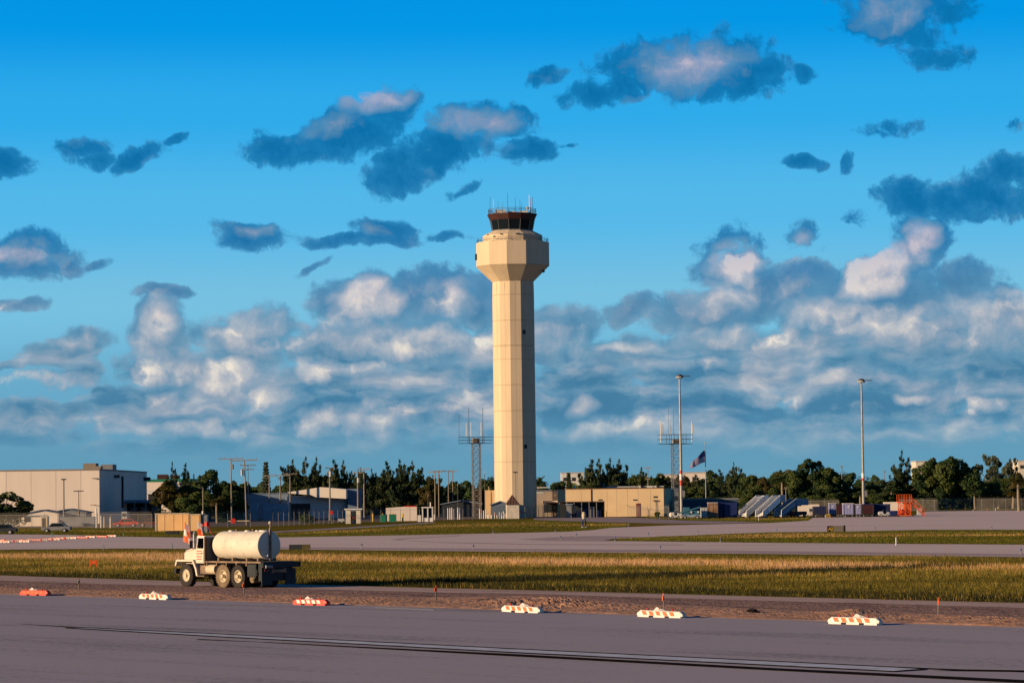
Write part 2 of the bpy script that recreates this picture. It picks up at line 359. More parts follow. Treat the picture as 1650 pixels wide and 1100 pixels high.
sheet('taxiway', [(-900, 893), (0, 885), (200, 883), (420, 884), (840, 888.5), (1240, 892), (1650, 897), (2600, 908),
       (2600, 872), (1650, 877), (1240, 874), (990, 871), (973, 870), (985, 868), (1074, 863.6), (1240, 857), (1362, 856), (1484, 853), (1650, 853), (2600, 847),
       (2600, 812), (1650, 822), (1494, 823), (1470, 831), (1310, 833.6), (1302, 838.4), (1240, 842), (1160, 844), (1074, 846), (983, 850), (955, 853.5), (915, 856), (840, 858), (674, 861.3), (466, 865), (288, 865.5), (188, 864), (120, 861.5), (0, 860), (-900, 866)], M_TAXI, 0.010)
sheet('taxiway_patch', [(835, 868.6), (880, 865.6), (925, 863.3), (965, 862.7), (1000, 863.2), (1040, 864.6), (990, 867.4), (971, 870), (990, 871.6), (880, 870.6)], M_TAXID, 0.016)
sheet('taxiway_shoulder', [(430, 880.5), (840, 883.5), (1240, 887), (1650, 892), (1650, 896), (1240, 891), (840, 887.5), (430, 883)], M_TAXID, 0.016)
sheet('tower_road', [(860, 833.2), (1000, 833), (1032, 834), (1100, 838), (1200, 840), (1238, 841.5), (1140, 843.5), (1060, 842.7), (960, 840.6), (860, 837)], M_CONC, 0.012)
sheet('compound_yard', [(-900, 852), (0, 849.5), (245, 849), (440, 846.6), (552, 841), (700, 837.8), (776, 835.6), (862, 833), (862, 826), (700, 826), (440, 828), (0, 830), (-900, 836)], M_YARD, 0.008)
sheet('gate_road', [(433, 856), (560, 849), (700, 840.5), (702, 842), (560, 851.5), (433, 858.5)], M_CONC, 0.012)
M_WHITE = mat('faded_white_paint', (0.60, 0.62, 0.72), 0.9, 0.22, 1.2, spec=0.0)
M_BLK = mat('black_paint', (0.022, 0.018, 0.02), 1.0, 0.4, 1.2, spec=0.0)
M_LINE = mat('worn_line_paint', (0.5, 0.36, 0.32), 0.8, 0.25, 2)
sheet('painted_line', [(130, 1010), (340, 1020.3), (825, 1044.8), (1440, 1074.3), (1482, 1076.6), (1440, 1080), (1130, 1065), (825, 1049.4), (340, 1023.6), (120, 1011)], M_WHITE, 0.036)
for i, q in enumerate([[(20, 1003.6), (105, 1008.3), (340, 1019.2), (825, 1043.6), (1440, 1073), (1500, 1075.6), (1650, 1081), (1650, 1082), (1482, 1076.8), (1440, 1074.3), (825, 1044.8), (340, 1020.3), (105, 1009.5)],
          [(105, 1010), (340, 1023.6), (825, 1049.4), (1440, 1080), (1490, 1076.8), (1492, 1078), (1440, 1081.4), (825, 1050.8), (340, 1024.8), (105, 1011.2)],
          [(315, 1028.4), (825, 1052.6), (1250, 1075.5), (1650, 1094.5), (2000, 1111), (2000, 1116), (1650, 1099), (1250, 1079), (825, 1056), (410, 1033.2), (318, 1029.6)],
          [(1500, 1079), (1560, 1077.6), (1650, 1079), (1900, 1087), (1900, 1091), (1650, 1081)]]):
    sheet('painted_border', q, M_BLK, 0.041 + i * .004)
sheet('painted_line', [(628, 869), (650, 866.4), (740, 862.4), (740, 863.0), (655, 867.2), (640, 869.2), (720, 873), (860, 876), (1100, 876.6), (1100, 877.4), (860, 876.9), (720, 873.9)], M_TAXID, 0.021)
sheet('painted_line', [(604, 977.6), (700, 981.2), (700, 982.8), (604, 978.9)], mat('bright_line_paint', (0.7, 0.6, 0.5), 0.8, 0.2, 3), 0.036)

# rough dirt ridge and milled strip: real relief
def relief_strip(name, top, bot, m, hmax, seed, nu=1500, nv=26, z0=0.02, mounds=()):
    from mathutils import noise as mn
    def lerp(pl, x):
        for (x0, y0), (x1, y1) in zip(pl, pl[1:]):
            if x0 <= x <= x1: return y0 + (y1 - y0) * (x - x0) / (x1 - x0)
        return pl[-1][1]
    vs = []; xs = np.linspace(-350, 2000, nu)
    for x in xs:
        a = gp(x, lerp(top, x)); b = gp(x, lerp(bot, x))
        for j in range(nv):
            t = j / (nv - 1); p = a.lerp(b, t)
            w = math.sin(math.pi * t) ** 0.6
            q = Vector((p.x, p.y, seed))
            h = (mn.fractal(q * 0.30, 0.9, 2.1, 5) * 0.55 + 0.4) + mn.fractal(q * 3.0, 0.8, 2.2, 4) * 0.10
            mm = 1.0
            for mx, mw, ma in mounds: mm += ma * math.exp(-((x - mx) / mw) ** 2)
            p.z = z0 + max(-0.005, h) * hmax * w * mm - (0.03 if j in (0, nv - 1) else 0); vs.append(p)
    b = MB(); b.poly(vs, [(i*nv+j, i*nv+j+1, (i+1)*nv+j+1, (i+1)*nv+j) for i in range(nu-1) for j in range(nv-1)])
    o = struct(name, b, m); return o
M_DIRT = mat('loose_dirt', (0.34, 0.155, 0.08), 1.0, 0.35, 1.6, bump=0.4, col2=(0.54, 0.28, 0.16))
T1 = [(-700, 928), (0, 946.5), (260, 953), (500, 959), (640, 963), (760, 963), (880, 962), (1000, 971), (1100, 976), (1300, 984), (1400, 985), (1650, 996), (2300, 1018)]
relief_strip('dirt_ridge', T1, [(x, y - 0.6) for x, y in E0], M_DIRT, 0.17, 3.1, mounds=((870, 90, 1.3), (1370, 60, .9), (560, 70, .5), (1600, 90, .5)))
relief_strip('milled_strip', [(-700, 914), (0, 935), (300, 944), (500, 949), (700, 954), (880, 957.5), (1250, 968), (1650, 979), (2300, 998)], [(x, y + 2) for x, y in T1], M_MILL, 0.10, 9.4, nv=18)

# ------------------------------------------------------------------ grass
def grass(name, region, n, hmin, hmax, w, pal, label, seed):
    r = np.random.default_rng(seed)
    from mathutils import noise as mn
    (xa, ya, xb, yb) = region
    px = r.uniform(xa, xb, n * 2); tt = r.uniform(0, 1, n * 2)
    top = np.interp(px, [q[0] for q in ya], [q[1] for q in ya]); bot = np.interp(px, [q[0] for q in yb], [q[1] for q in yb])
    D0 = FPX * CAMH / (bot - (794 - (px - 825) * math.tan(ROLL))); D1 = FPX * CAMH / (top - (794 - (px - 825) * math.tan(ROLL)))
    D = D0 + (D1 - D0) * tt
    X = (px - 825) / FPX * D; Y = D
    keep = np.empty(len(X), bool); K = np.zeros(len(X)); T = np.zeros(len(X))
    for i in range(len(X)):
        a = mn.noise(Vector((X[i] * 0.05, Y[i] * 0.13, seed))); K[i] = a
        T[i] = mn.noise(Vector((X[i] * 0.6, Y[i] * 0.6, seed + 5)))
    keep = r.uniform(-0.75, 0.55, len(X)) < T + 0.25; X, Y, K, T, tt = X[keep][:n], Y[keep][:n], K[keep][:n], T[keep][:n], tt[keep][:n]
    n = len(X)
    # dry straw band in the middle, green and low at both edges
    dry = (1.45 * np.exp(-((tt - 0.65) / 0.14) ** 2) + 0.45 * np.exp(-((tt - 0.33) / 0.10) ** 2) * (K > -.1) + 0.28 * (tt < .12) + K * 0.9) if name == 'tall_grass' else (np.exp(-((tt - 0.60) / 0.22) ** 2) + K * 0.9)
    H = (hmin + (hmax - hmin) * r.uniform(0, 1, n) ** 1.4) * (0.55 + 0.6 * np.clip(dry, 0, 1.2) + 0.7 * np.clip(T, 0, 1))
    th = r.uniform(0, np.pi, n); W = w * r.uniform(.6, 1.4, n); lx = r.normal(0, .28, n) * H; ly = r.normal(0, .28, n) * H
    V = np.zeros((n, 3, 3)); V[:, 0, 0] = X - np.cos(th) * W; V[:, 0, 1] = Y - np.sin(th) * W
    V[:, 1, 0] = X + np.cos(th) * W; V[:, 1, 1] = Y + np.sin(th) * W
    V[:, 2, 0] = X + lx; V[:, 2, 1] = Y + ly; V[:, 2, 2] = H
    me = bpy.data.meshes.new(name); me.vertices.add(n * 3); me.vertices.foreach_set('co', V.ravel())
    me.loops.add(n * 3); me.loops.foreach_set('vertex_index', np.arange(n * 3)); me.polygons.add(n)
    me.polygons.foreach_set('loop_start', np.arange(0, n * 3, 3)); me.polygons.foreach_set('loop_total', np.full(n, 3))
    mi = np.clip(((dry + r.normal(0, .22, n)) * 2.6).astype(int), 0, 3); me.polygons.foreach_set('material_index', mi)
    if name == 'tall_grass':
        # a diagonal band coloured as darker grass runs through the strip, and a muddy fringe lines the road
        band_mid = np.interp(X, [-30, -8, 1, 17, 27, 60], [160, 168, 173, 180.5, 188, 200]); wd = np.interp(X, [-30, 0, 17, 27], [3.0, 5.5, 5.0, 2.5])
        q = np.abs(Y - band_mid + r.normal(0, .8, n)) < wd; mi[q & (X < 30)] = 4
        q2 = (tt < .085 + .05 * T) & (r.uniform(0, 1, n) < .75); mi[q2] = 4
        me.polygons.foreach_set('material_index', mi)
    for m in pal: me.materials.append(m)
    me.update(); me.validate()
    o = bpy.data.objects.new(name, me); COL.objects.link(o); tag(o, label, 'grass', kind='stuff'); return o
def leafmat(name, c, t=0.35, var=0.3, sc=0.5):
    m = mat(name, c, 0.85, var, sc, spec=0.1, alb=False); N = m.node_tree.nodes; L = m.node_tree.links; b = N['Principled BSDF']
    tr = N.new('ShaderNodeBsdfTranslucent'); mx = N.new('ShaderNodeMixShader'); mx.inputs[0].default_value = t
    src = b.inputs['Base Color'].links[0].from_socket; L.new(src, tr.inputs[0])
    L.new(b.outputs[0], mx.inputs[1]); L.new(tr.outputs[0], mx.inputs[2]); L.new(mx.outputs[0], N['Material Output'].inputs[0]); return m
GP = [leafmat('green_grass', (0.125, 0.098, 0.018)), leafmat('olive_grass', (0.24, 0.18, 0.03)), leafmat('dry_grass', (0.44, 0.26, 0.08)), leafmat('straw_grass', (0.66, 0.38, 0.18)), leafmat('dark_grass', (0.035, 0.034, 0.012))]
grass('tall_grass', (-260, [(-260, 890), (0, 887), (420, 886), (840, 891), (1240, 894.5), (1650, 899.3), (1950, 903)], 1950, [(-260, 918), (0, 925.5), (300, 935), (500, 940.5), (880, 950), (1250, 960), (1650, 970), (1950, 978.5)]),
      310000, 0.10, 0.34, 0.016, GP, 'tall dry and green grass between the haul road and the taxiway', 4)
GQ = [leafmat('short_green_grass', (0.10, 0.10, 0.012)), leafmat('short_olive_grass', (0.15, 0.135, 0.02)), leafmat('short_tan_grass', (0.19, 0.13, 0.04)), GP[2]]
grass('mown_grass', (-40, [(-40, 851), (0, 851), (300, 853), (433, 858.8), (560, 852), (700, 842), (860, 837.5), (960, 841), (1010, 843.5), (1012, 844)], 1010, [(-40, 859), (120, 861), (188, 863.6), (288, 865), (466, 864.6), (674, 861), (840, 857.6), (915, 855.6), (955, 853), (983, 849.7), (1012, 848)]),
      60000, 0.08, 0.2, 0.03, GQ, 'mown green grass in front of the control tower', 14)
grass('mown_grass', (992, [(992, 868), (1074, 864), (1240, 857.6), (1362, 856.5), (1484, 853.5), (1700, 853.5)], 1700, [(992, 870.5), (1240, 873.5), (1650, 876.5), (1700, 877)]),
      40000, 0.08, 0.2, 0.03, GQ, 'mown grass island between two taxiways on the right', 24)
grass('mown_grass', (1036, [(1036, 833), (1300, 832.6)], 1300, [(1036, 834.5), (1110, 838), (1238, 841), (1300, 838)]),
      12000, 0.08, 0.2, 0.04, GQ, 'thin grass verge below the parked airport vehicles', 34)
# ------------------------------------------------------------------ materials for things
m_tower = mat('tower_precast', (0.75, 0.575, 0.385), 0.85, 0.10, 0.45, bump=0.25, stretch=(1, 1, .12))
m_joint = mat('panel_joint', (0.54, 0.41, 0.27), 0.9, 0.1, 1)
m_brown = mat('brown_fascia', (0.060, 0.018, 0.014), 0.6, 0.15, 1)
m_glass = mat('dark_glass', (0.008, 0.014, 0.020), 0.25, 0.1, 1, spec=0.12)
m_post = mat('dull_post', (0.24, 0.22, 0.20), 0.8, 0.2, 2)
m_steel = mat('galvanised_steel', (0.33, 0.31, 0.29), 0.5, 0.2, 2, metal=0.4)
m_dsteel = mat('dark_steel', (0.07, 0.065, 0.065), 0.6, 0.2, 2)
m_white = mat('white_paint', (0.80, 0.74, 0.68), 0.5, 0.06, 2)
m_dirtywhite = mat('dusty_white_paint', (0.74, 0.62, 0.48), 0.55, 0.12, 1.1, col2=(0.80, 0.70, 0.55))
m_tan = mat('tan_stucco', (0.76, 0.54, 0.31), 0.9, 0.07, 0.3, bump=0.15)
m_cream = mat('cream_cladding', (0.92, 0.77, 0.64), 0.85, 0.06, 0.3, bump=0.1, stretch=(1, 1, .2))
m_red = mat('red_paint', (0.60, 0.035, 0.02), 0.5, 0.15, 2)
m_dred = mat('dark_red_paint', (0.16, 0.025, 0.02), 0.6, 0.15, 2)
m_orange = mat('orange_paint', (0.85, 0.13, 0.02), 0.5, 0.1, 2)
m_yellow = mat('yellow_paint', (0.78, 0.50, 0.05), 0.5, 0.1, 2)
m_green = mat('green_paint', (0.02, 0.22, 0.13), 0.5, 0.1, 2)
m_navy = mat('navy_paint', (0.015, 0.03, 0.13), 0.5, 0.2, 1)
m_bluegrey = mat('blue_grey_paint', (0.30, 0.36, 0.45), 0.5, 0.12, 1)
m_lilac = mat('pale_lilac_panel', (0.50, 0.50, 0.66), 0.5, 0.1, 1)
m_rust = mat('rusty_panel', (0.22, 0.09, 0.035), 0.8, 0.35, 1.2, col2=(0.32, 0.20, 0.13))
m_grey = mat('grey_panel', (0.24, 0.24, 0.25), 0.7, 0.15, 1)
m_lgrey = mat('light_grey_panel', (0.50, 0.49, 0.48), 0.7, 0.1, 1)
m_dark = mat('dark_panel', (0.025, 0.03, 0.035), 0.7, 0.3, 1)
m_rubber = mat('dusty_rubber', (0.035, 0.028, 0.024), 0.9, 0.3, 4)
m_rubberd = mat('tan_dusty_rubber', (0.20, 0.14, 0.085), 0.9, 0.3, 3)
m_rim = mat('cream_rim', (0.66, 0.53, 0.36), 0.6, 0.15, 5)
m_wood = mat('weathered_wood', (0.30, 0.24, 0.18), 0.9, 0.2, 2, stretch=(4, 4, .5))
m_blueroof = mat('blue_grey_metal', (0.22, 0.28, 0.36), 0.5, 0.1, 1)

m_seam = mat('wall_seam', (0.50, 0.38, 0.28), .9, .05)
# ------------------------------------------------------------------ control tower
def control_tower():
    D = 600.0; b = at(831.2, D); t = thing('control_tower', 'tall tan twelve sided airport control tower with dark glass cab on top', 'control tower', b)
    view = math.atan2(b.x, b.y); ROT = -math.pi/2 - view + rad(-9)      # a corner 9 degrees left of the viewer
    R = 4.28
    m = MB(); m.use(m_tower)
    joints = [11.25, 16.25, 21.5, 26.7, 31.9, 34.6, 39.7, 44.9]; prof = [(R, 0)]
    for j in joints:
        g_ = 0.06 if j != 34.6 else 0.11
        prof += [(R, j - g_), (R - 0.05, j - g_), (R - 0.05, j + g_), (R, j + g_)]
    prof += [(R * .985, 47.6)]
    m.lathe(prof, 12, ROT)
    m.use(m_joint)
    for k in range(12):
        a = ROT + math.pi/6 * (k + 0.5); ap = R * math.cos(math.pi/12) + 0.006
        c = Vector((math.cos(a) * ap, math.sin(a) * ap)); tx = Vector((-math.sin(a), math.cos(a)))
        for off in (-0.02,):
            q = c + tx * off; w = 0.028
            m.face([(q.x - tx.x*w, q.y - tx.y*w, 0.2), (q.x + tx.x*w, q.y + tx.y*w, 0.2), (q.x + tx.x*w, q.y + tx.y*w, 47.4), (q.x - tx.x*w, q.y - tx.y*w, 47.4)])
    for j in joints:
        gg = 0.05 if j != 34.6 else 0.10
        m.lathe([(R - 0.045, j - gg), (R - 0.045, j + gg)], 12, ROT, cap=False)
    m.build('shaft', parent=t, fix=False)
    RH = 7.48
    h = MB(); h.use(m_tower); h.lathe([(R * .98, 47.6), (RH * .995, 50.75), (RH, 50.9), (RH, 55.55), (RH - .25, 55.55), (RH - .25, 55.2), (6.1, 55.2), (6.12, 57.0), (4.35, 57.85), (4.15, 57.9)], 12, ROT)
    h.use(m_joint); h.lathe([(RH + .01, 50.72), (RH + .01, 50.8)], 12, ROT, cap=False)
    h.build('head', parent=t)
    # cab
    fr = MB()
    for k in range(12):
        a = ROT + math.pi/6 * k; fr.bar((math.cos(a)*4.18, math.sin(a)*4.18, 57.9), (math.cos(a)*4.62, math.sin(a)*4.62, 60.15), .10)
    fr.lathe([(4.22, 57.88), (4.24, 58.06)], 12, ROT)
    gl = MB(); gl.lathe([(4.14, 57.95), (4.56, 60.15)], 12, ROT); go = gl.build('window', m_glass, t)
    fr.build('frame', m_grey, go)
    fa = MB(); fa.lathe([(4.58, 60.1), (5.02, 61.1), (5.12, 61.16), (5.12, 61.36), (4.6, 61.36)], 12, ROT); fa.build('fascia', m_brown, t)
    rl = MB()
    for z in (61.75, 62.05, 62.35): rl.lathe([(4.86, z - .035), (4.94, z - .035), (4.94, z + .035), (4.86, z + .035), (4.86, z - .035)], 12, ROT, cap=False)
    for k in range(24):
        a = ROT + math.pi/12 * k; rr = 4.9 * (1 if k % 2 == 0 else math.cos(math.pi/12)); rl.bar((math.cos(a)*rr, math.sin(a)*rr, 61.36), (math.cos(a)*rr, math.sin(a)*rr, 62.4), .07)
    rl.build('railing', m_dsteel, t)
    rl = MB()
    for z in (55.95, 56.3): rl.lathe([(7.3, z - .03), (7.36, z - .03), (7.36, z + .03), (7.3, z + .03), (7.3, z - .03)], 12, ROT, cap=False)
    for k in range(48):
        a = ROT + math.pi/24 * k; c = math.cos(math.pi/12) / math.cos(((math.pi/24*k) % (math.pi/6)) - math.pi/12); rr = 7.33 * c
        rl.bar((math.cos(a)*rr, math.sin(a)*rr, 55.5), (math.cos(a)*rr, math.sin(a)*rr, 56.33), .05)
    rl.build('railing', m_dsteel, t)
    # roof clutter
    eq = MB(); eq.box(-3.4, -1.2, -2.5, 1.5, 61.36, 62.1); eq.box(-0.8, 0.6, -1, 1.8, 61.36, 61.95); eq.box(1.4, 3.2, -2.2, 0.6, 61.36, 61.85)
    eq.sphere((3.1, -2.9, 62.35), .32); eq.cyl((3.1, -2.9, 61.36), (3.1, -2.9, 62.1), .1)
    eq.build('roof_equipment', m_white, t)
    s8 = 51.8
    for X, top, w_, mm in ((317, 100, .09, m_dsteel), (355, 130, .13, m_white), (403, 160, .07, m_dsteel), (450, 180, .06, m_dsteel), (505, 78, .09, m_dsteel), (586, 128, .08, m_dsteel),
                      (634, 150, .08, m_dsteel), (650, 180, .06, m_dsteel), (737, 90, .22, m_white), (770, 112, .09, m_dsteel), (745, 130, .1, m_red)):
        x = (X - 551) / s8 * .985; y = -math.sqrt(max(0, 4.7**2 - x*x)) * (0.9 if mm != m_white else .5); z = 61.36 + (285 - top) / s8 * 1.0
        a = MB(); a.cyl((x, y, 61.3), (x, y, z), w_ / 2, w_ / 2.6, 6); a.build('antenna', mm, t)
    for X, Y, w_ in ((297, 513, .25), (430, 505, .3), (605, 505, .75), (730, 508, .3), (592, 575, .25)):
        x = (X - 551) / s8; z = 56.95 + (505 - Y) / s8 * 1.1
        a = MB(); a.box(x - w_/2, x + w_/2, -6.35 + abs(x)*.22, -5.6, z - .1, z + .12); a.build('vent', m_dark, t)
    v = MB(); v.box(-7.62, -7.2, -.6, .5, 52.2, 53.4, c=(0, 0, 0)); v.build('vent', m_dark, t)
    a36 = ROT + math.pi/6 * 1.5    # face turned right of the viewer
    for z in (36.9, 13.9):
        w = MB(); ap = R * math.cos(math.pi/12)
        w.box(ap - .1, ap + .04, -.75, -.05, z, z + .8); o = w.build('window', m_dark, t); o.rotation_euler.z = a36
    u = MB(); u.use(m_dark).sphere((6.2, -2.1, 49.6), .28, 8, 6); u.build('camera_dome', parent=t)
control_tower()

# ------------------------------------------------------------------ generic buildings
def building(name, label, cat, px0, px1, py_top, D, depth, rot, m, m_trim=None, roof=0.35, seams=()):
    """box whose front face spans px0..px1, rot in degrees turns the front away to the left"""
    p0 = at(px0, D); a = rad(rot)
    # front edge runs from p0 along (cos a, -sin a)... positive rot shows the right side
    dirx = Vector((math.cos(a), -math.sin(a))); k1 = (px1 - 825) / FPX
    W = (k1 * p0.y - p0.x) / (dirx.x - k1 * dirx.y)
    t = thing(name, label, cat, p0, -a); h = zof(px0, py_top, D)
    b = MB(); b.use(m).box(0, W, 0, depth, 0, h)
    if len(seams):
        b.use(m_seam)
        for x in seams: b.box(x * W - .03, x * W + .03, -.012, .01, 0, h - .25)
    b.build('wall', parent=t)
    if m_trim:
        r = MB(); r.box(-.08, W + .08, -.08, depth + .08, h - roof + .05, h + .08); r.build('roof', m_trim, t)
    return t, W, h
def addbox(t, name, m, x0, x1, y0, y1, z0, z1, par=None):
    b = MB(); b.box(x0, x1, y0, y1, z0, z1); return b.build(name, m, par or t)

# big white warehouse on the left
t, W, h = building('warehouse', 'large plain cream warehouse with its right end wall in blue shade', 'warehouse', -90, 158, 758.6, 585, 76, 0, m_cream, mat('warehouse_coping', (0.30, 0.25, 0.22), .8, .1), .25, seams=np.arange(.08, 1, .16))
sc = FPX / 585
def wx(px): return (px - 158) / sc + W
for (x0, x1, y0, y1, hh) in ((wx(120), wx(141), 10, 14, 1.3), (wx(141), wx(149), 10, 13, .7)): addbox(t, 'rooftop_unit', m_wood, x0, x1, y0, y1, h, h + hh)
addbox(t, 'rooftop_unit', m_grey, W - 3, W - .6, 24, 30, h, h + 1.2)
b = MB()
for x, y, z in ((W + .45, 33, h * .55), ): b.cyl((x - .2, y, z - 3), (x - .2, y, z + 3.6), .22, .22, 8)
b.build('downpipe', m_dark, t)
addbox(t, 'wall_lamp', m_dark, W, W + 1.0, 22, 23, h - 1.6, h - 1.0); addbox(t, 'wall_lamp', m_dark, W, W + 1.4, 70, 71.5, h - 2.0, h - 1.2)
b = MB(); b.box(wx(148), wx(158.5), -1.4, -1.25, h - 1.9, h - 1.72); b.box(wx(150), wx(150.6), -1.3, 0, h - 1.9, h - 1.7); b.build('wall_lamp', m_wood, t)
b = MB(); b.box(wx(145), wx(154), -1.4, -1.25, 3.6, 3.75); b.box(wx(149), wx(149.6), -1.3, 0, 3.6, 3.72); b.build('wall_lamp', m_wood, t)
c = thing('loading_dock', 'dark open sided loading dock beside the blue-shaded end of the cream warehouse', 'loading dock', at(197, 622))
addbox(c, 'roof', m_blueroof, 0, 7.6, 0, 16, 3.9, 4.5); addbox(c, 'back_wall', m_dark, 0, 7.6, 5, 5.2, 0, 3.9)
for x in (.2, 2.4, 4.8, 7.2): addbox(c, 'post', m_grey, x, x + .25, .2, .45, 0, 3.9)
for x in (1.0, 3.2, 5.5): addbox(c, 'door', m_grey, x, x + 1.6, 4.9, 5.0, 0, 3.0)
# tan office behind
t, W, h = building('office_building', 'pale tan office block with awning between warehouse and green trees', 'building', 232, 312, 772.5, 700, 20, 0, m_cream, m_green, .6)
s7 = FPX / 700
addbox(t, 'rooftop_unit', m_brown, 2.8, 5.2, 3, 5, h, h + 1.2); addbox(t, 'rooftop_unit', m_brown, 6, 8, 3, 5, h, h + 1.0)
addbox(t, 'window', m_dark, 1, 3.4, -.05, .1, h - 5.0, h - 3.4); b = MB(); b.prism([(.4, h - 3.4), (5.0, h - 3.4), (5.0, h - 3.1), (.4, h - 2.3)], -.9, -.06); b.build('awning', m_white, t)
addbox(t, 'band', m_grey, .1, W - .1, -.06, .08, h - 6.0, h - 5.6)
# low houses and sheds behind the left fence
def gable(name, label, cat, px0, px1, top, D, depth, rot, mw, mr, eave=0.6):
    p0 = at(px0, D); a = rad(rot); dirx = Vector((math.cos(a), -math.sin(a))); k1 = (px1 - 825) / FPX
    W = (k1 * p0.y - p0.x) / (dirx.x - k1 * dirx.y); h = zof(px0, top, D); he = h * (1 - .35 * eave)
    t = thing(name, label, cat, p0, -a)
    b = MB(); b.prism([(0, 0), (W, 0), (W, he), (W/2, h - .05), (0, he)], 0, depth); b.build('wall', mw, t)
    r = MB(); r.prism([(-.3, he - .1), (-.3, he + .08), (W/2, h + .12), (W + .3, he + .08), (W + .3, he - .1), (W/2, h - .06)], -.3, depth + .3); r.build('roof', mr, t)
    return t, W, h, he
m_slate = mat('slate_blue_roof', (0.13, 0.17, 0.23), .7, .12)
for (a0, a1, tp, D, lab) in ((18, 66, 831.5, 545, 'low cream house with a dark door behind the left perimeter fence'), ):
    t, W, h = building('small_house', lab, 'house', a0, a1, tp, D, 6, 0, m_cream, m_slate, .2); addbox(t, 'window', m_dark, W*.42, W*.62, -.04, .1, .8, 1.7)
gable('shed', 'blue roofed shed between the dark tree and the cream warehouse', 'shed', 40, 92, 822, 560, 8, 0, m_cream, m_slate)
gable('shed', 'wider blue roofed shed just left of the warehouse corner', 'shed', 80, 136, 820.5, 565, 8, 0, m_grey, m_slate)
t, W, h = building('storage_container', 'grey storage container behind the fence left of the tan trailer', 'container', 96, 150, 833, 535, 3, 0, m_grey, m_grey, .1)
t, W, h = building('guard_hut', 'tan hut beside the dark tree behind the left fence', 'hut', 66, 74, 832, 530, 2, 0, m_tan, m_white, .1); addbox(t, 'door', m_dark, .2, .8, -.04, .05, 0, 1.6)
# metal hangar, middle left
D = 640
t = thing('metal_shed', 'low metal hangar with cream slab for its sunlit upper gable and blue shaded walls', 'hangar', at(455, D)); sc = FPX / D
X = lambda px: (px - 455) / sc
Z = lambda px, py: zof(px, py, D)
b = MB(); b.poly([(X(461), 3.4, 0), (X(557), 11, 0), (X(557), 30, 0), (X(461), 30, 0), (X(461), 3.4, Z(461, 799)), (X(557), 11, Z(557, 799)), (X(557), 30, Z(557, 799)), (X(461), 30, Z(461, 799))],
       [(0, 1, 5, 4), (1, 2, 6, 5), (2, 3, 7, 6), (3, 0, 4, 7), (4, 5, 6, 7), (3, 2, 1, 0)]); b.build('wall', mat('pale_blue_wall', (0.62, 0.66, 0.72), .6, .06, .5), t)  # front wall angled away from the sun to put it in shade
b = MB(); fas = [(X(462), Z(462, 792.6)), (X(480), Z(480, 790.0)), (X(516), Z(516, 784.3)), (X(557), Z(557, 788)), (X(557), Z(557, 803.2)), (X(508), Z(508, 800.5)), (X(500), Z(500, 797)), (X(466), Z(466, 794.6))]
b.prism(fas, 2.6, 30); b.build('roof', mat('cream_gable_slab', (0.98, 0.84, 0.68), .6, .05, .6), t)  # sunlit upper part of the gable wall, built as a separate cream slab
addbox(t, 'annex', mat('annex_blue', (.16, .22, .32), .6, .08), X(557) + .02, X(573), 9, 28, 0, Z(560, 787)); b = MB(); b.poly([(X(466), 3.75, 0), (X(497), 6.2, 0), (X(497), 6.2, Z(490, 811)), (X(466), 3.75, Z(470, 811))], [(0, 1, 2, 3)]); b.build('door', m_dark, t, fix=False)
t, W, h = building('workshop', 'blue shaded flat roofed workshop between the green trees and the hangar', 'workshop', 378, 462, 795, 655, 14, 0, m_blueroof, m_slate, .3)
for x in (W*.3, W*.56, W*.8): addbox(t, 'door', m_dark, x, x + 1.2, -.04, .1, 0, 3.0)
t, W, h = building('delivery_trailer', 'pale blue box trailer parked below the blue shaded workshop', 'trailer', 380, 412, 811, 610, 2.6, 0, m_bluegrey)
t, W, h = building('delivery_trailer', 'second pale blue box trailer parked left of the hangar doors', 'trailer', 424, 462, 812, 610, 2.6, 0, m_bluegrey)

# building right of the tower
D = 600
t, W, h = building('terminal_annex', 'long flat roofed tan building right of the control tower with red door', 'building', 899, 1066, 787.8, D, 30, 7, m_tan, mat('red_brown_coping', (0.20, 0.10, 0.06), .8, .1), .12, seams=[(px - 899) / 167 for px in (936, 977, 992, 1009, 1026, 1045)])
sc = W / (1066 - 899.0); X = lambda px: (px - 899) * sc; Z = lambda px, py: zof(px, py, D)
addbox(t, 'downpipe', m_dred, X(951.5), X(952.6), -.15, .02, 2.6, h - .1)
addbox(t, 'door', m_dred, X(1022.5), X(1029.5), -.07, .05, 0, Z(1026, 810.5))
for px in (966, 1021, 1053): addbox(t, 'vent', m_dark, X(px - 3), X(px + 3), -.1, .05, Z(px, 806) if px < 1050 else Z(px, 801.5), Z(px, 804) if px < 1050 else Z(px, 799))
for i, (a, bb, y0, y1, z1) in enumerate(((972, 1063, 6, 6.3, 785), (1024, 1027, 5, 6, 782), (1049, 1052, 5, 6, 782))):
    addbox(t, 'rooftop_railing' if i == 0 else 'rooftop_vent', m_lgrey, X(a), X(bb), y0, y1, h + (0.42 if i == 0 else 0.0), Z(a, z1) + .0)
for px in (975, 990, 1005, 1035): addbox(t, 'rooftop_unit', m_lgrey, X(px), X(px + 9), 8, 11, h, h + .5)
addbox(t, 'rooftop_vent', m_white, X(921), X(923.5), 4, 5, h, h + .75)
addbox(t, 'rooftop_unit', m_dark, X(963), X(968), 5, 8, h, h + 1.1)
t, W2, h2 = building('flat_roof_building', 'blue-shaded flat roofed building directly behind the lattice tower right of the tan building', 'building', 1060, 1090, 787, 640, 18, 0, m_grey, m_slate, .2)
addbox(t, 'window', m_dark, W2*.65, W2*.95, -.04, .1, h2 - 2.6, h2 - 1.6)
t, W3, h3 = building('tower_base_building', 'shaded grey-tan block between the control tower and the long tan building', 'building', 862, 899, 790, 618, 18, 0, mat('shaded_stucco', (0.42, 0.34, 0.27), .9, .06, .3), m_slate, .2)
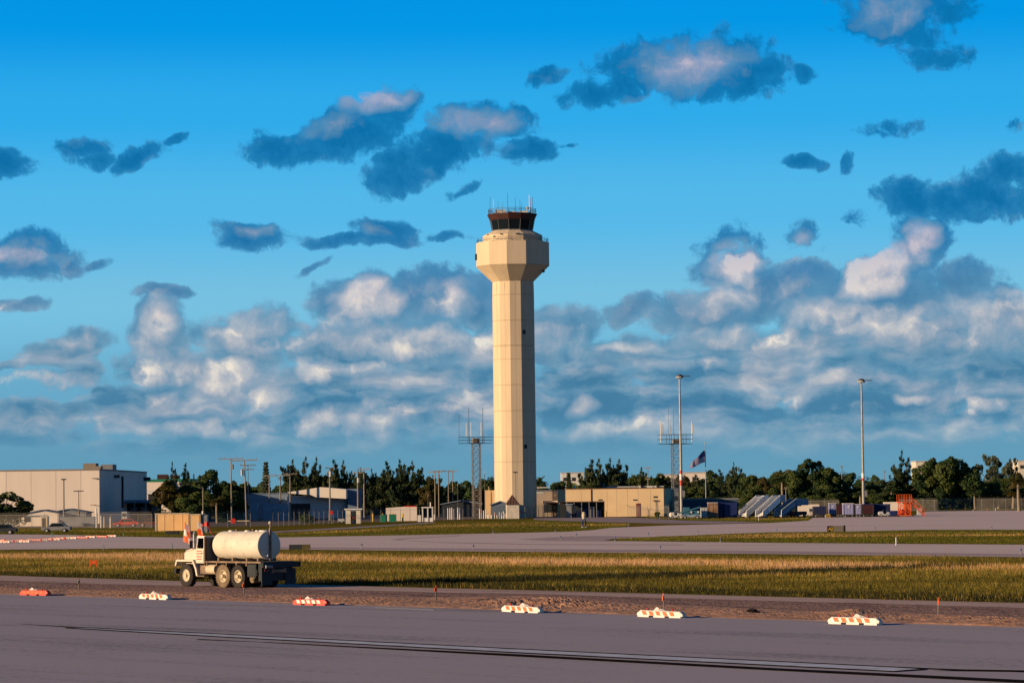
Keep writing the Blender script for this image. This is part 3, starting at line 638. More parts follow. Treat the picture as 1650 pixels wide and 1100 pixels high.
addbox(t, 'rooftop_railing', m_lgrey, .5, W3 * .55, 2, 2.3, h3 + .5, h3 + .75); addbox(t, 'sign_band', m_lgrey, .2, 1.9, -.05, .1, h3 - .7, h3 - .3)
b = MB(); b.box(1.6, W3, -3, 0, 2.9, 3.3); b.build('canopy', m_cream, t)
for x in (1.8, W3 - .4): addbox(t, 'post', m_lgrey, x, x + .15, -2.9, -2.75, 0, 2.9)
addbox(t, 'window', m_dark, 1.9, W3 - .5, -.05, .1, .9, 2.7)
t, W4, h4 = building('plant_room', 'small sunlit tan block at the left foot of the control tower', 'building', 781.5, 799, 789.5, 603, 8, 0, m_tan)
t, W5, h5 = gable('shed', 'small dark blue gabled shed at the left foot of the control tower', 'shed', 791, 818, 807.5, 588, 6, 0, m_slate, m_blueroof)[:3]
t, W5, h5 = gable('shed', 'wide dark shed with pale roof edge behind the left lattice tower', 'shed', 712, 772, 806.5, 640, 10, 0, m_dark, m_blueroof)[:3]
# small kiosk with striped pointed roof
D = 582; t = thing('kiosk', 'small cream kiosk with brown ribbed pyramid roof in front of the control tower', 'kiosk', at(826, D), rad(4)); w = 10 / (FPX/D)
hk = zof(826, 812.5, D); addbox(t, 'wall', m_dirtywhite, -w, w, -w, w, 0, hk)
b = MB(); b.use(m_brown); ov = w * 1.15; ht = zof(826, 796.5, D)
b.poly([(-ov, -ov, hk), (ov, -ov, hk), (ov, ov, hk), (-ov, ov, hk), (0, 0, ht)], [(0, 1, 4), (1, 2, 4), (2, 3, 4), (3, 0, 4), (0, 3, 2, 1)])
b.use(mat('pale_roof_rib', (0.45, 0.30, 0.22), .7))
for k in range(-4, 5):
    x = k * ov / 4.5; f = 1 - abs(k) / 4.5; b.bar((x, -ov - .01, hk + .02), (x, -ov + ov * f - .02, hk + (ht - hk) * f + .04), .07)
    b.bar((-ov - .01, x, hk + .02), (-ov + ov * f - .02, x, hk + (ht - hk) * f + .04), .07)
b.build('roof', parent=t)
# dark fenced plant enclosure
D = 586; t = thing('equipment_enclosure', 'long dark screened equipment enclosure in front of the tan building', 'enclosure', at(901, D)); sc = FPX / D
w = 73.5 / sc; h = zof(901, 808, D)
addbox(t, 'screen', m_dark, 0, w, 2.5, 2.7, 0, h - .15); addbox(t, 'screen', m_dark, w - .2, w, 0, 2.5, 0, h - .15); addbox(t, 'roof', m_brown, -.1, w + .1, -.05, 2.9, h - .13, h)
for k in range(7):
    x = k * (w - .2) / 6; addbox(t, 'post', m_grey if k not in (0, 6) else m_wood, x, x + .14, 0, .14, 0, h - .14)
addbox(t, 'booth', m_grey, 12 / sc, 20 / sc, -.6, 1.2, 0, h * .8); addbox(t, 'booth_roof', m_bluegrey, 10.5 / sc, 22 / sc, -.9, 1.4, h * .8, h * .86)
for k in range(4): addbox(t, 'cabinet', m_navy if k % 2 else m_grey, (28 + k * 11) / sc, (35 + k * 11) / sc, 1.0, 2.2, 0, h * (.45 + .1 * (k % 3)))
# distant buildings over the trees
for (a, bb, tp, D, lab, mm) in ((905, 938, 761, 900, 'distant white building above the trees right of the control tower', m_white), (1066, 1100, 764, 950, 'distant cream building just behind the right lattice tower', m_cream),
        (1100, 1135, 760.5, 950, 'distant cream building seen left of the flagpole', m_cream),
        (1477, 1492, 742.5, 950, 'distant sunlit rooftop box above the trees near the tall feathery tree', m_dirtywhite), (1642, 1700, 741.5, 950, 'distant pale block at the right edge above the palm', m_dirtywhite)):
    t, W, h = building('distant_building', lab, 'building', a, bb, tp, D, 12, 0, mm, m_lgrey, .4)
    for k in range(max(2, int(W / 3))): addbox(t, 'window', m_dark, .6 + k * 2.6, 1.8 + k * 2.6, -.04, .1, h - 2.6, h - 1.5)
t, W, h = building('long_shed', 'long low blue-grey shed behind the parked carts beyond the right lattice tower', 'shed', 1102, 1186, 803.5, 612, 10, 0, mat('shed_slate', (.06, .09, .14), .8, .1), m_grey, .3)
t, W, h = building('concrete_barrier', 'sunlit tan wall behind the third stair truck', 'wall', 1286, 1316, 812.5, 566, .5, 0, m_cream)
t, W, h = building('concrete_barrier', 'sunlit tan wall between the navy carts and the orange work platform', 'wall', 1424, 1453, 808.5, 570, .5, 0, m_cream)
# ------------------------------------------------------------------ trees
LM = {
 'dk': [leafmat('dark_foliage', (0.032, 0.056, 0.022), .25, .4, .8), leafmat('mid_foliage', (0.056, 0.084, 0.026), .25, .4, .8), leafmat('warm_foliage', (0.092, 0.108, 0.030), .25, .3, .8)],
 'pine': [leafmat('pine_foliage_dark', (0.028, 0.048, 0.026), .2, .3, .8), leafmat('pine_foliage', (0.048, 0.068, 0.028), .2, .3, .8), leafmat('pine_foliage_light', (0.078, 0.088, 0.036), .2, .3, .8)],
 'olive': [leafmat('olive_foliage_dark', (0.045, 0.045, 0.012), .25, .3, .8), leafmat('olive_foliage', (0.085, 0.072, 0.018), .25, .3, .8), leafmat('rust_foliage', (0.11, 0.08, 0.028), .25, .3, .8)],
 'grey': [leafmat('grey_foliage_dark', (0.055, 0.068, 0.04), .3, .3, .8), leafmat('grey_foliage', (0.085, 0.10, 0.06), .3, .3, .8), leafmat('grey_foliage_light', (0.12, 0.13, 0.08), .3, .3, .8)],
}
m_bark = mat('bark', (0.10, 0.075, 0.05), .95, .3, 3)
m_palmbark = mat('palm_bark', (0.30, 0.23, 0.16), .95, .3, 3)
def leafmesh(name, C, Nrm, size, mats, seed, elong=1.0, clump=None):
    r = np.random.default_rng(seed); n = len(C)
    a = r.normal(0, 1, (n, 3)) + Nrm * 0.8; a /= np.linalg.norm(a, axis=1)[:, None]
    b = np.cross(a, r.normal(0, 1, (n, 3)) + np.array([0, 0, elong - 1]) * 0); b /= np.linalg.norm(b, axis=1)[:, None]
    c = np.cross(a, b)
    if elong > 1: 
        b = r.normal(0, .35, (n, 3)) + np.array([0, 0, 1.0]) + Nrm * .6; b /= np.linalg.norm(b, axis=1)[:, None]
        c = np.cross(a, b); c /= np.linalg.norm(c, axis=1)[:, None]
    s = (size * r.uniform(.55, 1.3, n))[:, None]
    V = np.stack([C - b * s * elong, C + c * s * .55, C + b * s * elong, C - c * s * .55], 1)
    me = bpy.data.meshes.new(name); me.vertices.add(n * 4); me.vertices.foreach_set('co', V.ravel()); me.loops.add(n * 4)
    me.loops.foreach_set('vertex_index', np.arange(n * 4)); me.polygons.add(n)
    me.polygons.foreach_set('loop_start', np.arange(0, n * 4, 4)); me.polygons.foreach_set('loop_total', np.full(n, 4))
    k = clump if clump is not None else r.uniform(0, 1, n)
    me.polygons.foreach_set('material_index', np.clip((k + r.normal(0, .13, n)) * 3, 0, 2).astype(int))
    for m in mats: me.materials.append(m)
    me.update(); return me
def shell(r, n, c, rx, ry, rz):
    v = r.normal(0, 1, (n, 3)); v /= np.linalg.norm(v, axis=1)[:, None]
    rr = r.uniform(.55, 1.05, n)[:, None] ** .6
    return np.array(c) + v * rr * np.array([rx, ry, rz]), v
def proto(kind, seed):
    """unit tree about 10 m tall; returns (trunk mesh builder, crown mesh)"""
    r = np.random.default_rng(seed); tb = MB(); C = []; Nn = []; K = []
    def add(c, rx, ry, rz, n, k):
        p, v = shell(r, n, c, rx, ry, rz); C.append(p); Nn.append(v); K.append(np.full(n, k))
    if kind in ('broad', 'olive', 'airy'):
        tb.cyl((0, 0, -.2), (.1, 0, 3.4), .38, .26, 8); spread = 4.3
        nl = 20 if kind != 'airy' else 14
        for i in range(nl):
            ang = r.uniform(0, 2*math.pi); rad_ = spread * math.sqrt(r.uniform(0, 1)); z = 3.0 + r.uniform(0, 1) * 5.4 * (1 - .55 * (rad_/spread) ** 2)
            c = (rad_ * math.cos(ang), rad_ * math.sin(ang), z); q = r.uniform(.9, 1.7) * (1 if kind != 'airy' else .8)
            tb.cyl((.1, 0, 3.1), c, .16, .03, 5); add(c, q * 1.15, q * 1.15, q * .8, int((330 if kind != 'airy' else 130) * q * q), r.uniform(0, 1))
            for _ in range(3):
                d = r.normal(0, 1, 3); d /= np.linalg.norm(d); c2 = np.array(c) + d * q * np.array([1.1, 1.1, .75]); add(c2, q*.45, q*.45, q*.35, int(110*q), r.uniform(0, 1))
        if kind != 'airy':
            for i in range(7): 
                ang = r.uniform(0, 2*math.pi); add((3.0*math.cos(ang), 3.0*math.sin(ang), r.uniform(.6, 2.6)), 1.6, 1.6, 1.1, 160, r.uniform(0, .6))
        size, el = .23, 1.0
    elif kind == 'casuarina':
        tb.cyl((0, 0, -.2), (.1, .05, 6.0), .28, .12, 7)
        nL = 8 + seed % 3
        for i in range(nL):
            z0 = r.uniform(1.2, 5.0); ang = 2*math.pi*i/nL + r.uniform(-.3, .3); out = r.uniform(.5, 2.2) if i else .1; zt = r.uniform(6.2, 9.0) if i else 10.0
            a0 = np.array([.05, .02, z0]); a1 = np.array([out*math.cos(ang), out*math.sin(ang), zt]); tb.cyl(tuple(a0), tuple(a1), .09, .02, 5); kk = r.uniform(.1, .9)
            for u in np.linspace(.12, 1, 13):
                if r.uniform() < .22: continue
                w_ = .98 * (1 - u) ** .7 + .08; c = a0*(1-u) + a1*u + r.normal(0, .12 + .2*w_, 3)
                add(c + np.array([0, 0, .2]), w_*.62, w_*.62, .34, int(26 + 60*w_), kk + r.uniform(-.3, .3))
                if r.uniform() < .5:
                    an2 = r.uniform(0, 6.28); d = np.array([math.cos(an2)*w_*1.5, math.sin(an2)*w_*1.5, .45]); add(c + d, .16, .16, .3, 16, kk + r.uniform(-.3, .4))
        for i in range(9):
            an2 = r.uniform(0, 6.28); rr2 = r.uniform(.8, 2.2); zz = r.uniform(1.2, 4.5); add((rr2*math.cos(an2), rr2*math.sin(an2), zz), .6, .6, .5, 70, r.uniform(0, 1))
        size, el = .13, 2.6
    elif kind == 'norfolk':
        tb.cyl((0, 0, -.2), (0, 0, 9.8), .24, .04, 7)
        for i, z in enumerate(np.arange(1.6, 9.8, .55)):
            q = 1.75 * (1 - z / 10.6) + .12
            for k in range(7):
                ang = 2*math.pi*(k + .5*(i % 2))/7; tb.cyl((0, 0, z), (q*math.cos(ang), q*math.sin(ang), z + .25), .04, .01, 4)
                for u in (.45, .75, 1): add((q*u*math.cos(ang), q*u*math.sin(ang), z + .25*u), .28, .28, .16, 18, r.uniform(0, 1))
        size, el = .15, 1.5
    elif kind == 'palm':
        tb.cyl((0, 0, -.1), (.12, 0, 4), .27, .2, 8); tb.cyl((.12, 0, 4), (.1, .05, 8.1), .2, .17, 8)
        for i in range(34):
            ang = r.uniform(0, 2*math.pi); up = r.uniform(-.9, 1.25); Lf = r.uniform(1.7, 2.3)
            p = np.array([.1, .05, 8.1]); d = np.array([math.cos(ang)*math.cos(up), math.sin(ang)*math.cos(up), math.sin(up)])
            side = np.array([-math.sin(ang), math.cos(ang), 0])
            k = .9 if up < -.45 else r.uniform(0, .6)
            for s_ in range(9):
                p = p + d * Lf / 9; d = d + np.array([0, 0, -.11]); d /= np.linalg.norm(d)
                for sg in (-1, 1):
                    C.append((p + side * sg * .2)[None]); Nn.append(np.array([[0, 0, 1.0]])); K.append(np.array([k]))
                    C.append((p + side * sg * .38 - np.array([0, 0, .12]))[None]); Nn.append(np.array([[0, 0, 1.0]])); K.append(np.array([k]))
        size, el = .2, 1.0
    return tb, np.concatenate(C), np.concatenate(Nn), np.concatenate(K), size, el
PROTO = {}
def get_proto(kind, i, pal):
    key = (kind, i, pal)
    if key not in PROTO:
        tb, C, Nn, K, size, el = proto(kind, hash((len(kind), i)) % 1000 + 17 * i)
        me = leafmesh('crown', C, Nn, size, LM[pal], i + 3, el, K)
        tr = tb.build('trunk', m_palmbark if kind == 'palm' else m_bark); COL.objects.unlink(tr)
        top = float(C[:, 2].max()); wid = float(np.percentile(np.abs(C[:, 0]), 98)) * 2
        PROTO[key] = (tr.data, me, top, wid)
    return PROTO[key]
TREE_GROUP = 'trees in the dark belt beyond the airfield'
def tree(kind, i, pal, px, top, wpx, D, label, group=None, name=None, rz=None):
    trm, crm, H, Wd = get_proto(kind, i, pal)
    p = at(px, D); h = zof(px, top, D) - p.z; w = wpx * D / FPX
    names = {'broad': 'broadleaf_tree', 'olive': 'broadleaf_tree', 'airy': 'feathery_tree', 'casuarina': 'casuarina_tree', 'norfolk': 'conifer_tree', 'palm': 'palm_tree'}
    t = thing(name or names[kind], label, 'tree', p, random.uniform(0, 6.28) if rz is None else rz, group)
    t.scale = (w / Wd, w / Wd, h / H)
    for nm, me in (('trunk', trm), ('crown', crm)):
        o = bpy.data.objects.new(nm, me); COL.objects.link(o); o.parent = t
    return t
named = [
 ('broad', 0, 'dk', 4, 792, 84, 535, 'dark spreading tree at the left edge in front of the cream warehouse'),
 ('broad', 1, 'olive', 283, 773, 74, 590, 'olive green rounded tree just right of the warehouse loading dock'),
 ('broad', 2, 'dk', 338, 756.5, 92, 600, 'largest rounded green tree left of the leaning wooden poles'),
 ('broad', 3, 'dk', 316, 790, 60, 575, 'low dark bushy tree below the largest rounded tree'),
 ('palm', 0, 'olive', 350, 798, 26, 560, 'small shaggy palm in front of the rounded green tree'),
 ('broad', 4, 'dk', 372, 783, 46, 580, 'dark bushy tree at the foot of the leaning wooden poles'),
 ('casuarina', 0, 'pine', 277, 744, 24, 700, 'slim feathery pine peeking over the olive green tree'),
 ('casuarina', 1, 'pine', 300, 747, 26, 700, 'bushy-topped feathery pine between the slim pine and the largest rounded tree'),
 ('casuarina', 2, 'pine', 350, 757, 16, 700, 'small pointed pine just over the largest rounded tree'),
 ('norfolk', 0, 'grey', 429, 745, 17, 690, 'narrow cone shaped conifer standing alone right of the wooden poles'),
 ('casuarina', 2, 'pine', 472, 741, 40, 690, 'leftmost tall pine of the clump behind the metal hangar'),
 ('casuarina', 3, 'pine', 493, 736.5, 40, 690, 'tallest pine of the clump behind the metal hangar'),
 ('casuarina', 0, 'pine', 511, 736.5, 34, 700, 'slender pine at the right side of the clump behind the metal hangar'),
 ('casuarina', 1, 'pine', 541, 741, 34, 690, 'pine just right of the pole with one crossarm by the hangar'),
 ('casuarina', 3, 'pine', 554, 742, 30, 695, 'pine above the blue right end of the hangar'),
 ('casuarina', 2, 'pine', 583, 754, 26, 690, 'short pine behind the pair of transformer poles'),
 ('casuarina', 0, 'pine', 601, 755, 26, 690, 'short pine right of the transformer poles'),
 ('casuarina', 1, 'pine', 624, 744, 36, 690, 'left tall pine of the clump halfway between hangar and tower'),
 ('casuarina', 2, 'pine', 645, 740.5, 40, 690, 'highest pine of the clump halfway between hangar and tower'),
 ('casuarina', 3, 'pine', 666, 743, 38, 690, 'right tall pine of the clump halfway between hangar and tower'),
 ('broad', 2, 'olive', 692, 767, 40, 680, 'rusty green low tree left of the distant row of poles'),
 ('palm', 1, 'dk', 788, 768, 30, 650, 'dark palm showing between left lattice tower and control tower'),
 ('palm', 2, 'dk', 868, 767, 26, 680, 'dark palm directly right of the control tower'),
 ('norfolk', 1, 'pine', 917, 762, 14, 720, 'small cone shaped conifer in front of the distant white building'),
 ('casuarina', 1, 'pine', 952, 741, 36, 700, 'left pine of the broad dark clump above the tan building'),
 ('casuarina', 3, 'pine', 966, 739.5, 40, 700, 'second pine of the broad dark clump above the tan building'),
 ('casuarina', 0, 'pine', 983, 738.5, 42, 700, 'third pine and the peak of the broad clump above the tan building'),
 ('casuarina', 2, 'pine', 997, 740.5, 38, 700, 'right pine of the broad dark clump above the tan building'),
 ('casuarina', 3, 'dk', 1035, 753, 36, 700, 'dark shaggy pine beside the small pole on the tan roof'),
 ('broad', 0, 'dk', 1063, 762, 48, 700, 'rounded tree just left of the right lattice tower'),
 ('casuarina', 2, 'pine', 1183, 745, 24, 700, 'slim dark pine right of the flag'),
 ('palm', 0, 'dk', 1262, 760, 30, 700, 'dark palm above the third stair truck'),
 ('broad', 2, 'dk', 1302, 739, 66, 690, 'tall dark tree left of the right light mast'),
 ('broad', 4, 'dk', 1334, 742, 60, 690, 'second tall dark tree left of the right light mast'),
 ('casuarina', 0, 'pine', 1453, 725.5, 34, 700, 'tallest feathery tree rising above the orange work platform'),
 ('broad', 1, 'dk', 1506, 741, 74, 690, 'reddish brown rounded tree beside the sunlit rooftop box'),
 ('broad', 3, 'dk', 1537, 735.5, 96, 690, 'widest dark rounded tree right of the orange work platform'),
 ('airy', 0, 'grey', 1603, 731, 62, 760, 'pale feathery tree with open crown near the right edge'),
 ('airy', 1, 'grey', 1630, 738, 36, 790, 'thin pale tree behind the pale feathery tree'),
 ('palm', 1, 'olive', 1642, 765, 34, 610, 'tan-fronded palm at the right edge of the picture'),
]
for a in named: tree(*a)
rr = random.Random(5)
def belt(x0, x1, step, ytop, D0, kinds, label):
    x = x0
    while x < x1:
        k = rr.choice(kinds); pal = 'pine' if k in ('casuarina', 'norfolk') else rr.choice(['dk', 'dk', 'dk', 'dk', 'dk', 'olive'])
        yt = ytop(x) + rr.uniform(-5, 6); w = rr.uniform(38, 58) if k == 'broad' else rr.uniform(22, 34)
        tree(k, rr.randrange(0, 5) if k == 'broad' else rr.randrange(0, 3), pal, x, yt, w, D0 + rr.uniform(0, 60), label, TREE_GROUP)
        x += step * rr.uniform(.7, 1.25)
LB = 'dark leafy tree in the unbroken belt behind the airfield buildings'
belt(362, 480, 17, lambda x: 778, 700, ['broad'], LB)
belt(560, 800, 15, lambda x: 772 - 6 * math.sin(x * .03), 720, ['broad', 'broad', 'broad', 'casuarina'], LB)
belt(470, 600, 15, lambda x: 763, 705, ['broad', 'broad', 'casuarina'], LB)
belt(862, 1110, 17, lambda x: 774 if x < 940 else 768, 720, ['broad', 'broad', 'palm'], LB)
belt(1105, 1300, 17, lambda x: 759 - 4 * math.sin(x * .05), 700, ['broad', 'broad', 'broad', 'casuarina'], LB)
belt(1280, 1680, 17, lambda x: 766 - 4 * math.sin(x * .07), 700, ['broad', 'broad', 'broad', 'palm'], LB)
belt(1100, 1680, 20, lambda x: 786, 672, ['broad', 'broad', 'palm'], LB)
# unbroken undergrowth and far wood behind the belt
def woodland(name, x0, x1, D, top, n, label, seed):
    r = np.random.default_rng(seed); px = r.uniform(x0, x1, n); d = D + r.uniform(0, 40, n); X = (px - 825) / FPX * d
    hh = top * (0.8 + .25 * np.sin(px * .11) + .12 * np.sin(px * .37)); Z = hh * r.uniform(0, 1, n) ** .8
    C = np.stack([X, d, Z], 1); me = leafmesh(name, C, np.tile(np.array([[-.4, -.8, .3]]), (n, 1)), .55, LM['dk'], seed, 1.0, (np.sin(X * .6 + seed) * np.sin(Z * 1.1 + X * .2) * .5 + .35))
    o = bpy.data.objects.new(name, me); COL.objects.link(o); tag(o, label, 'foliage', kind='stuff')
woodland('undergrowth', 235, 800, 745, 5.5, 26000, 'dark undergrowth filling the tree belt left of the control tower', 1)
woodland('undergrowth', 855, 1750, 740, 6.5, 40000, 'dark undergrowth filling the tree belt right of the control tower', 2)
# little round bushes near the fence
def bush(px, py, w, h, label):
    r = np.random.default_rng(int(px)); p = gp(px, py); C = []; Nn = []
    for _ in range(7):
        c, v = shell(r, 160, (r.normal(0, w*.25), r.normal(0, w*.25), h*.5 + r.normal(0, h*.15)), w*.32, w*.32, h*.35); C.append(c); Nn.append(v)
    t = thing('bush', label, 'bush', p); me = leafmesh('foliage', np.concatenate(C), np.concatenate(Nn), .16, LM['dk'], 3)
    o = bpy.data.objects.new('foliage', me); COL.objects.link(o); o.parent = t
    b = MB(); b.cyl((0, 0, 0), (0, 0, h*.5), .08, .05, 6); b.build('stem', m_bark, t)
bush(499, 843, 2.6, 1.9, 'small round dark bush in front of the fence left of the guard booth')
bush(272, 849, 2.0, .8, 'low scrubby bush at the left foot of the tan trailer')
bush(1058, 832, .9, .8, 'tiny yellowish bush on the verge left of the white baggage tug')

# ------------------------------------------------------------------ poles, masts, lamps
def util_pole(px, top, D, label, arms, lean=0, r=.16, gear=(), group=None):
    r *= .72
    p = at(px, D); h = zof(px, top, D); t = thing('utility_pole', label, 'utility pole', p, rad(rr.uniform(-12, 12)), group)
    t.rotation_euler.y = rad(lean)
    b = MB(); b.cyl((0, 0, 0), (0, 0, h), r * 1.25, r * .8, 8); b.build('pole', m_wood, t)
    for (dz, L) in arms:
        b = MB(); b.box(-L/2, L/2, -.2, -.06, h - dz - .08, h - dz + .08)
        for k in (-.48, -.25, .25, .48): b.cyl((k*L, -.13, h - dz), (k*L, -.13, h - dz + .35), .06, .04, 5)
        b.build('crossarm', m_wood, t)
    for (dz, x, rg, m) in gear:
        b = MB(); b.cyl((x, -.3, h - dz - .5), (x, -.3, h - dz + .5), rg, rg, 8); b.build('transformer', m, t)
    return h
util_pole(373.5, 738, 560, 'left one of the two tall wooden poles with wide crossarms', [(.1, 4.6)], gear=((1.6, .35, .2, m_grey),), lean=-.4)
util_pole(397.5, 740.5, 515, 'leaning wooden pole with crossarm and white transformer in front of the trees', [(.1, 4.4)], gear=((2.2, -.45, .25, m_lgrey),), lean=-1.6)
util_pole(400, 748, 600, 'shorter wooden pole right of the leaning one, mostly bare', [(.15, 3.2), (1.0, 2.4)])
util_pole(434.5, 765.5, 640, 'short plain pole left of the hangar trees', [(.1, 3.0)], r=.2)
util_pole(452, 765, 640, 'short pole with crossarm in front of the blue workshop', [(.1, 4.2)], r=.22)
util_pole(468, 762.5, 640, 'short pole by the left end of the hangar roof', [(.1, 2.8)], r=.2)
util_pole(532, 753, 570, 'wooden pole with single wide crossarm in front of the hangar', [(.1, 1.8), (1.0, 1.2)], gear=((1.2, .1, .3, m_lgrey),), r=.2)
util_pole(577, 755, 630, 'left pole of the transformer pair right of the hangar', [(.8, 2.2)], gear=((2.4, .2, .3, m_lgrey),), r=.22)
util_pole(587, 755, 630, 'right pole of the transformer pair right of the hangar', [(.1, 2.2)], r=.22)
util_pole(701.5, 758.5, 650, 'left pole of the row just left of the lattice tower', [(.2, 3.4)], r=.17)
util_pole(707.5, 757.5, 650, 'second pole of the row just left of the lattice tower', [(.2, 2.6)], r=.17)
util_pole(723, 757.5, 690, 'third pole of the row, thin, left of the lattice tower', [(.2, 2.4)], r=.15)
util_pole(730, 758, 700, 'fourth pole of the row, nearest the lattice tower', [(.2, 2.4)], r=.15)
util_pole(1045, 752, 640, 'small pole with crossarms rising behind the tan building', [(.3, 1.4), (2.6, .9)], r=.13)
util_pole(1267, 786, 600, 'short pole behind the second and third stair truck', [(.1, .5)], r=.14)
util_pole(1357.5, 751.5, 720, 'pale pole top standing over the trees left of the right mast', [(.1, .6)], r=.2)
util_pole(1426, 759, 760, 'thin distant pole above the trees right of the right mast', [(.1, .6)], r=.12)
def lamp(px, top, D, label, kind, r=.09):
    p = at(px, D); h = zof(px, top, D); t = thing('lamp_post', label, 'lamp post', p)
    b = MB(); b.cyl((0, 0, 0), (0, 0, h), r * 1.3, r, 8); b.build('pole', m_wood, t)
    b = MB()
    if kind == 'T': b.box(-.95, .95, -.15, .15, h - .05, h + .13)
    elif kind == 'box': b.box(-.45, .45, -.2, .2, h - .05, h + .2)
    else: b.box(-.7, .1, -.12, .12, h - .03, h + .14)
    b.build('lamp_head', m_dsteel, t)
lamp(103, 772.5, 560, 'taller lamp post with one small head in front of the cream warehouse', 'box', .12)
lamp(127, 791, 565, 'shorter lamp post with wide flat T head by the warehouse', 'T')
lamp(327.5, 786, 545, 'thin lamp post with single arm in front of the rounded green trees', 'arm')
lamp(831.5, 761, 585, 'thin lamp post rising in front of the control tower base', 'box', .08)
def mast(px, top, D, label, bands):
    p = at(px, D); h = zof(px, top, D); t = thing('light_mast', label, 'light mast', p)
    b = MB(); b.cyl((0, 0, 0), (0, 0, h), .30, .16, 10); b.build('pole', m_steel, t)
    for (y0, y1, m) in bands:
        z0, z1 = zof(px, y1, D), zof(px, y0, D); r0 = .30 - .14 * (z0 + z1) / 2 / h + .025; b = MB(); b.cyl((0, 0, z0), (0, 0, z1), r0, r0, 10); b.build('band', m, t)
    b = MB(); b.lathe([(.3, h - .3), (.55, h - .1), (.55, h + .15), (.2, h + .3)], 10)
    b.box(.3, 1.95, -.25, .3, h - .1, h + .05); b.build('lamp_head', m_dsteel, t)
    b = MB(); b.lathe([(.62, h - .42), (.75, h - .3), (.6, h - .1)], 10); b.build('lamp_ring', m_lgrey, t)
    addbox(t, 'control_box', m_grey, .2, .65, -.25, .2, zof(px, 800, D), zof(px, 790, D))
mast(1098.3, 605, 548, 'tall light mast with red and white bands beside the right lattice tower', [(757.5, 763, m_red), (763, 773, m_white), (773, 782, m_red)])
mast(1391.8, 612, 540, 'tall light mast behind the lilac carts, white and red band above trees', [(762, 770, m_white), (770, 774, m_red)])
# lattice towers
def lattice(px, ytop, D, wm, label, plat, ants):
    p = at(px, D); h = zof(px, ytop, D); t = thing('lattice_tower', label, 'lattice tower', p, rad(12)); w = wm / 2
    b = MB()
    cs = [(-w, -w), (w, -w), (w, w), (-w, w)]
    for x, y in cs: b.bar((x, y, 0), (x, y, h), .16)
    n = int(h / (wm * .8)); dz = h / n
    for i in range(n):
        z0, z1 = i * dz, (i + 1) * dz
        for k in range(4):
            a, c = cs[k], cs[(k + 1) % 4]
            b.bar((*a, z0), (*c, z1), .10); b.bar((*c, z0), (*a, z1), .10); b.bar((*a, z1), (*c, z1), .10)
    b.build('lattice_frame', m_steel, t)
    s = D / FPX
    pl = MB(); L0, L1 = plat[0] * s, plat[1] * s; Wp = plat[2] * s
    pl.box(-Wp, Wp, -w*1.3, w*1.3, h - .15, h)
    for z in np.linspace(0, plat[3] * s, plat[4]):
        for y in (-w*1.3, w*1.3): pl.bar((L0, y, h - .1 + z), (L1, y, h - .1 + z), .12)
        for x in (-Wp, Wp): pl.bar((x, -w*1.3, h - .1 + z), (x, w*1.3, h - .1 + z), .1)
    for x in (-Wp, -Wp*.4, Wp*.4, Wp):
        for y in (-w*1.3, w*1.3): pl.bar((x, y, h - .1), (x, y, h + plat[3]*s), .1)
    pl.build('platform', m_dsteel, t)
    bx = MB(); bx.box(-.7, .6, -.5, .5, h, h + .9); bx.build('equipment_box', m_wood, t)
    for (ax, y0, y1, wd, m) in ants:
        z0, z1 = zof(px, y0, D), zof(px, y1, D); x = (ax - px) * s
        a = MB(); a.cyl((x, -w*1.2 if ax % 2 else w*1.1, z0), (x, -w*1.2 if ax % 2 else w*1.1, z1), wd/2, wd/2.4, 6); a.build('antenna', m, t)
lattice(768.5, 713, 610, 1.55, 'lattice antenna tower with platform just left of the control tower', (-28, 26, 12, 10, 3),
    [(755.5, 713, 656, .10, m_dsteel), (778.5, 713, 656, .10, m_dsteel), (742, 714, 668, .07, m_dsteel), (754, 702, 681, .16, m_white), (759, 702, 680, .16, m_white), (775.5, 702, 680, .14, m_white), (780, 702, 681, .12, m_lgrey)])
lattice(1091.5, 714, 600, 1.75, 'lattice antenna tower with wide platform behind the banded light mast', (-29, 25, 14, 15, 3),
    [(1063.5, 712, 678, .2, m_white), (1067, 700, 683, .2, m_lgrey), (1079, 700, 678, .16, m_lgrey), (1081, 700, 688, .2, m_white), (1115.5, 712, 679, .2, m_white), (1116.5, 698, 683, .3, m_white), (1077, 700, 655, .06, m_dsteel), (1085, 700, 660, .06, m_dsteel)])
def thinmast(px, top, D, label):
    p = at(px, D); t = thing('radio_mast', label, 'radio mast', p); h = zof(px, top, D)
    b = MB(); b.cyl((0, 0, 0), (0, 0, h), .09, .05, 6); b.build('pole', m_dsteel, t)
    b = MB(); b.cyl((0, 0, h), (0, 0, h + .5), .03, .02, 5); b.build('tip', m_white, t)
thinmast(781.5, 762, 600, 'thin dark radio mast between the lattice tower and the control tower')
thinmast(738, 782, 600, 'thin dark radio mast left of the lattice tower, just above the shed')
thinmast(690, 800, 590, 'short thin mast beside the open white booth')
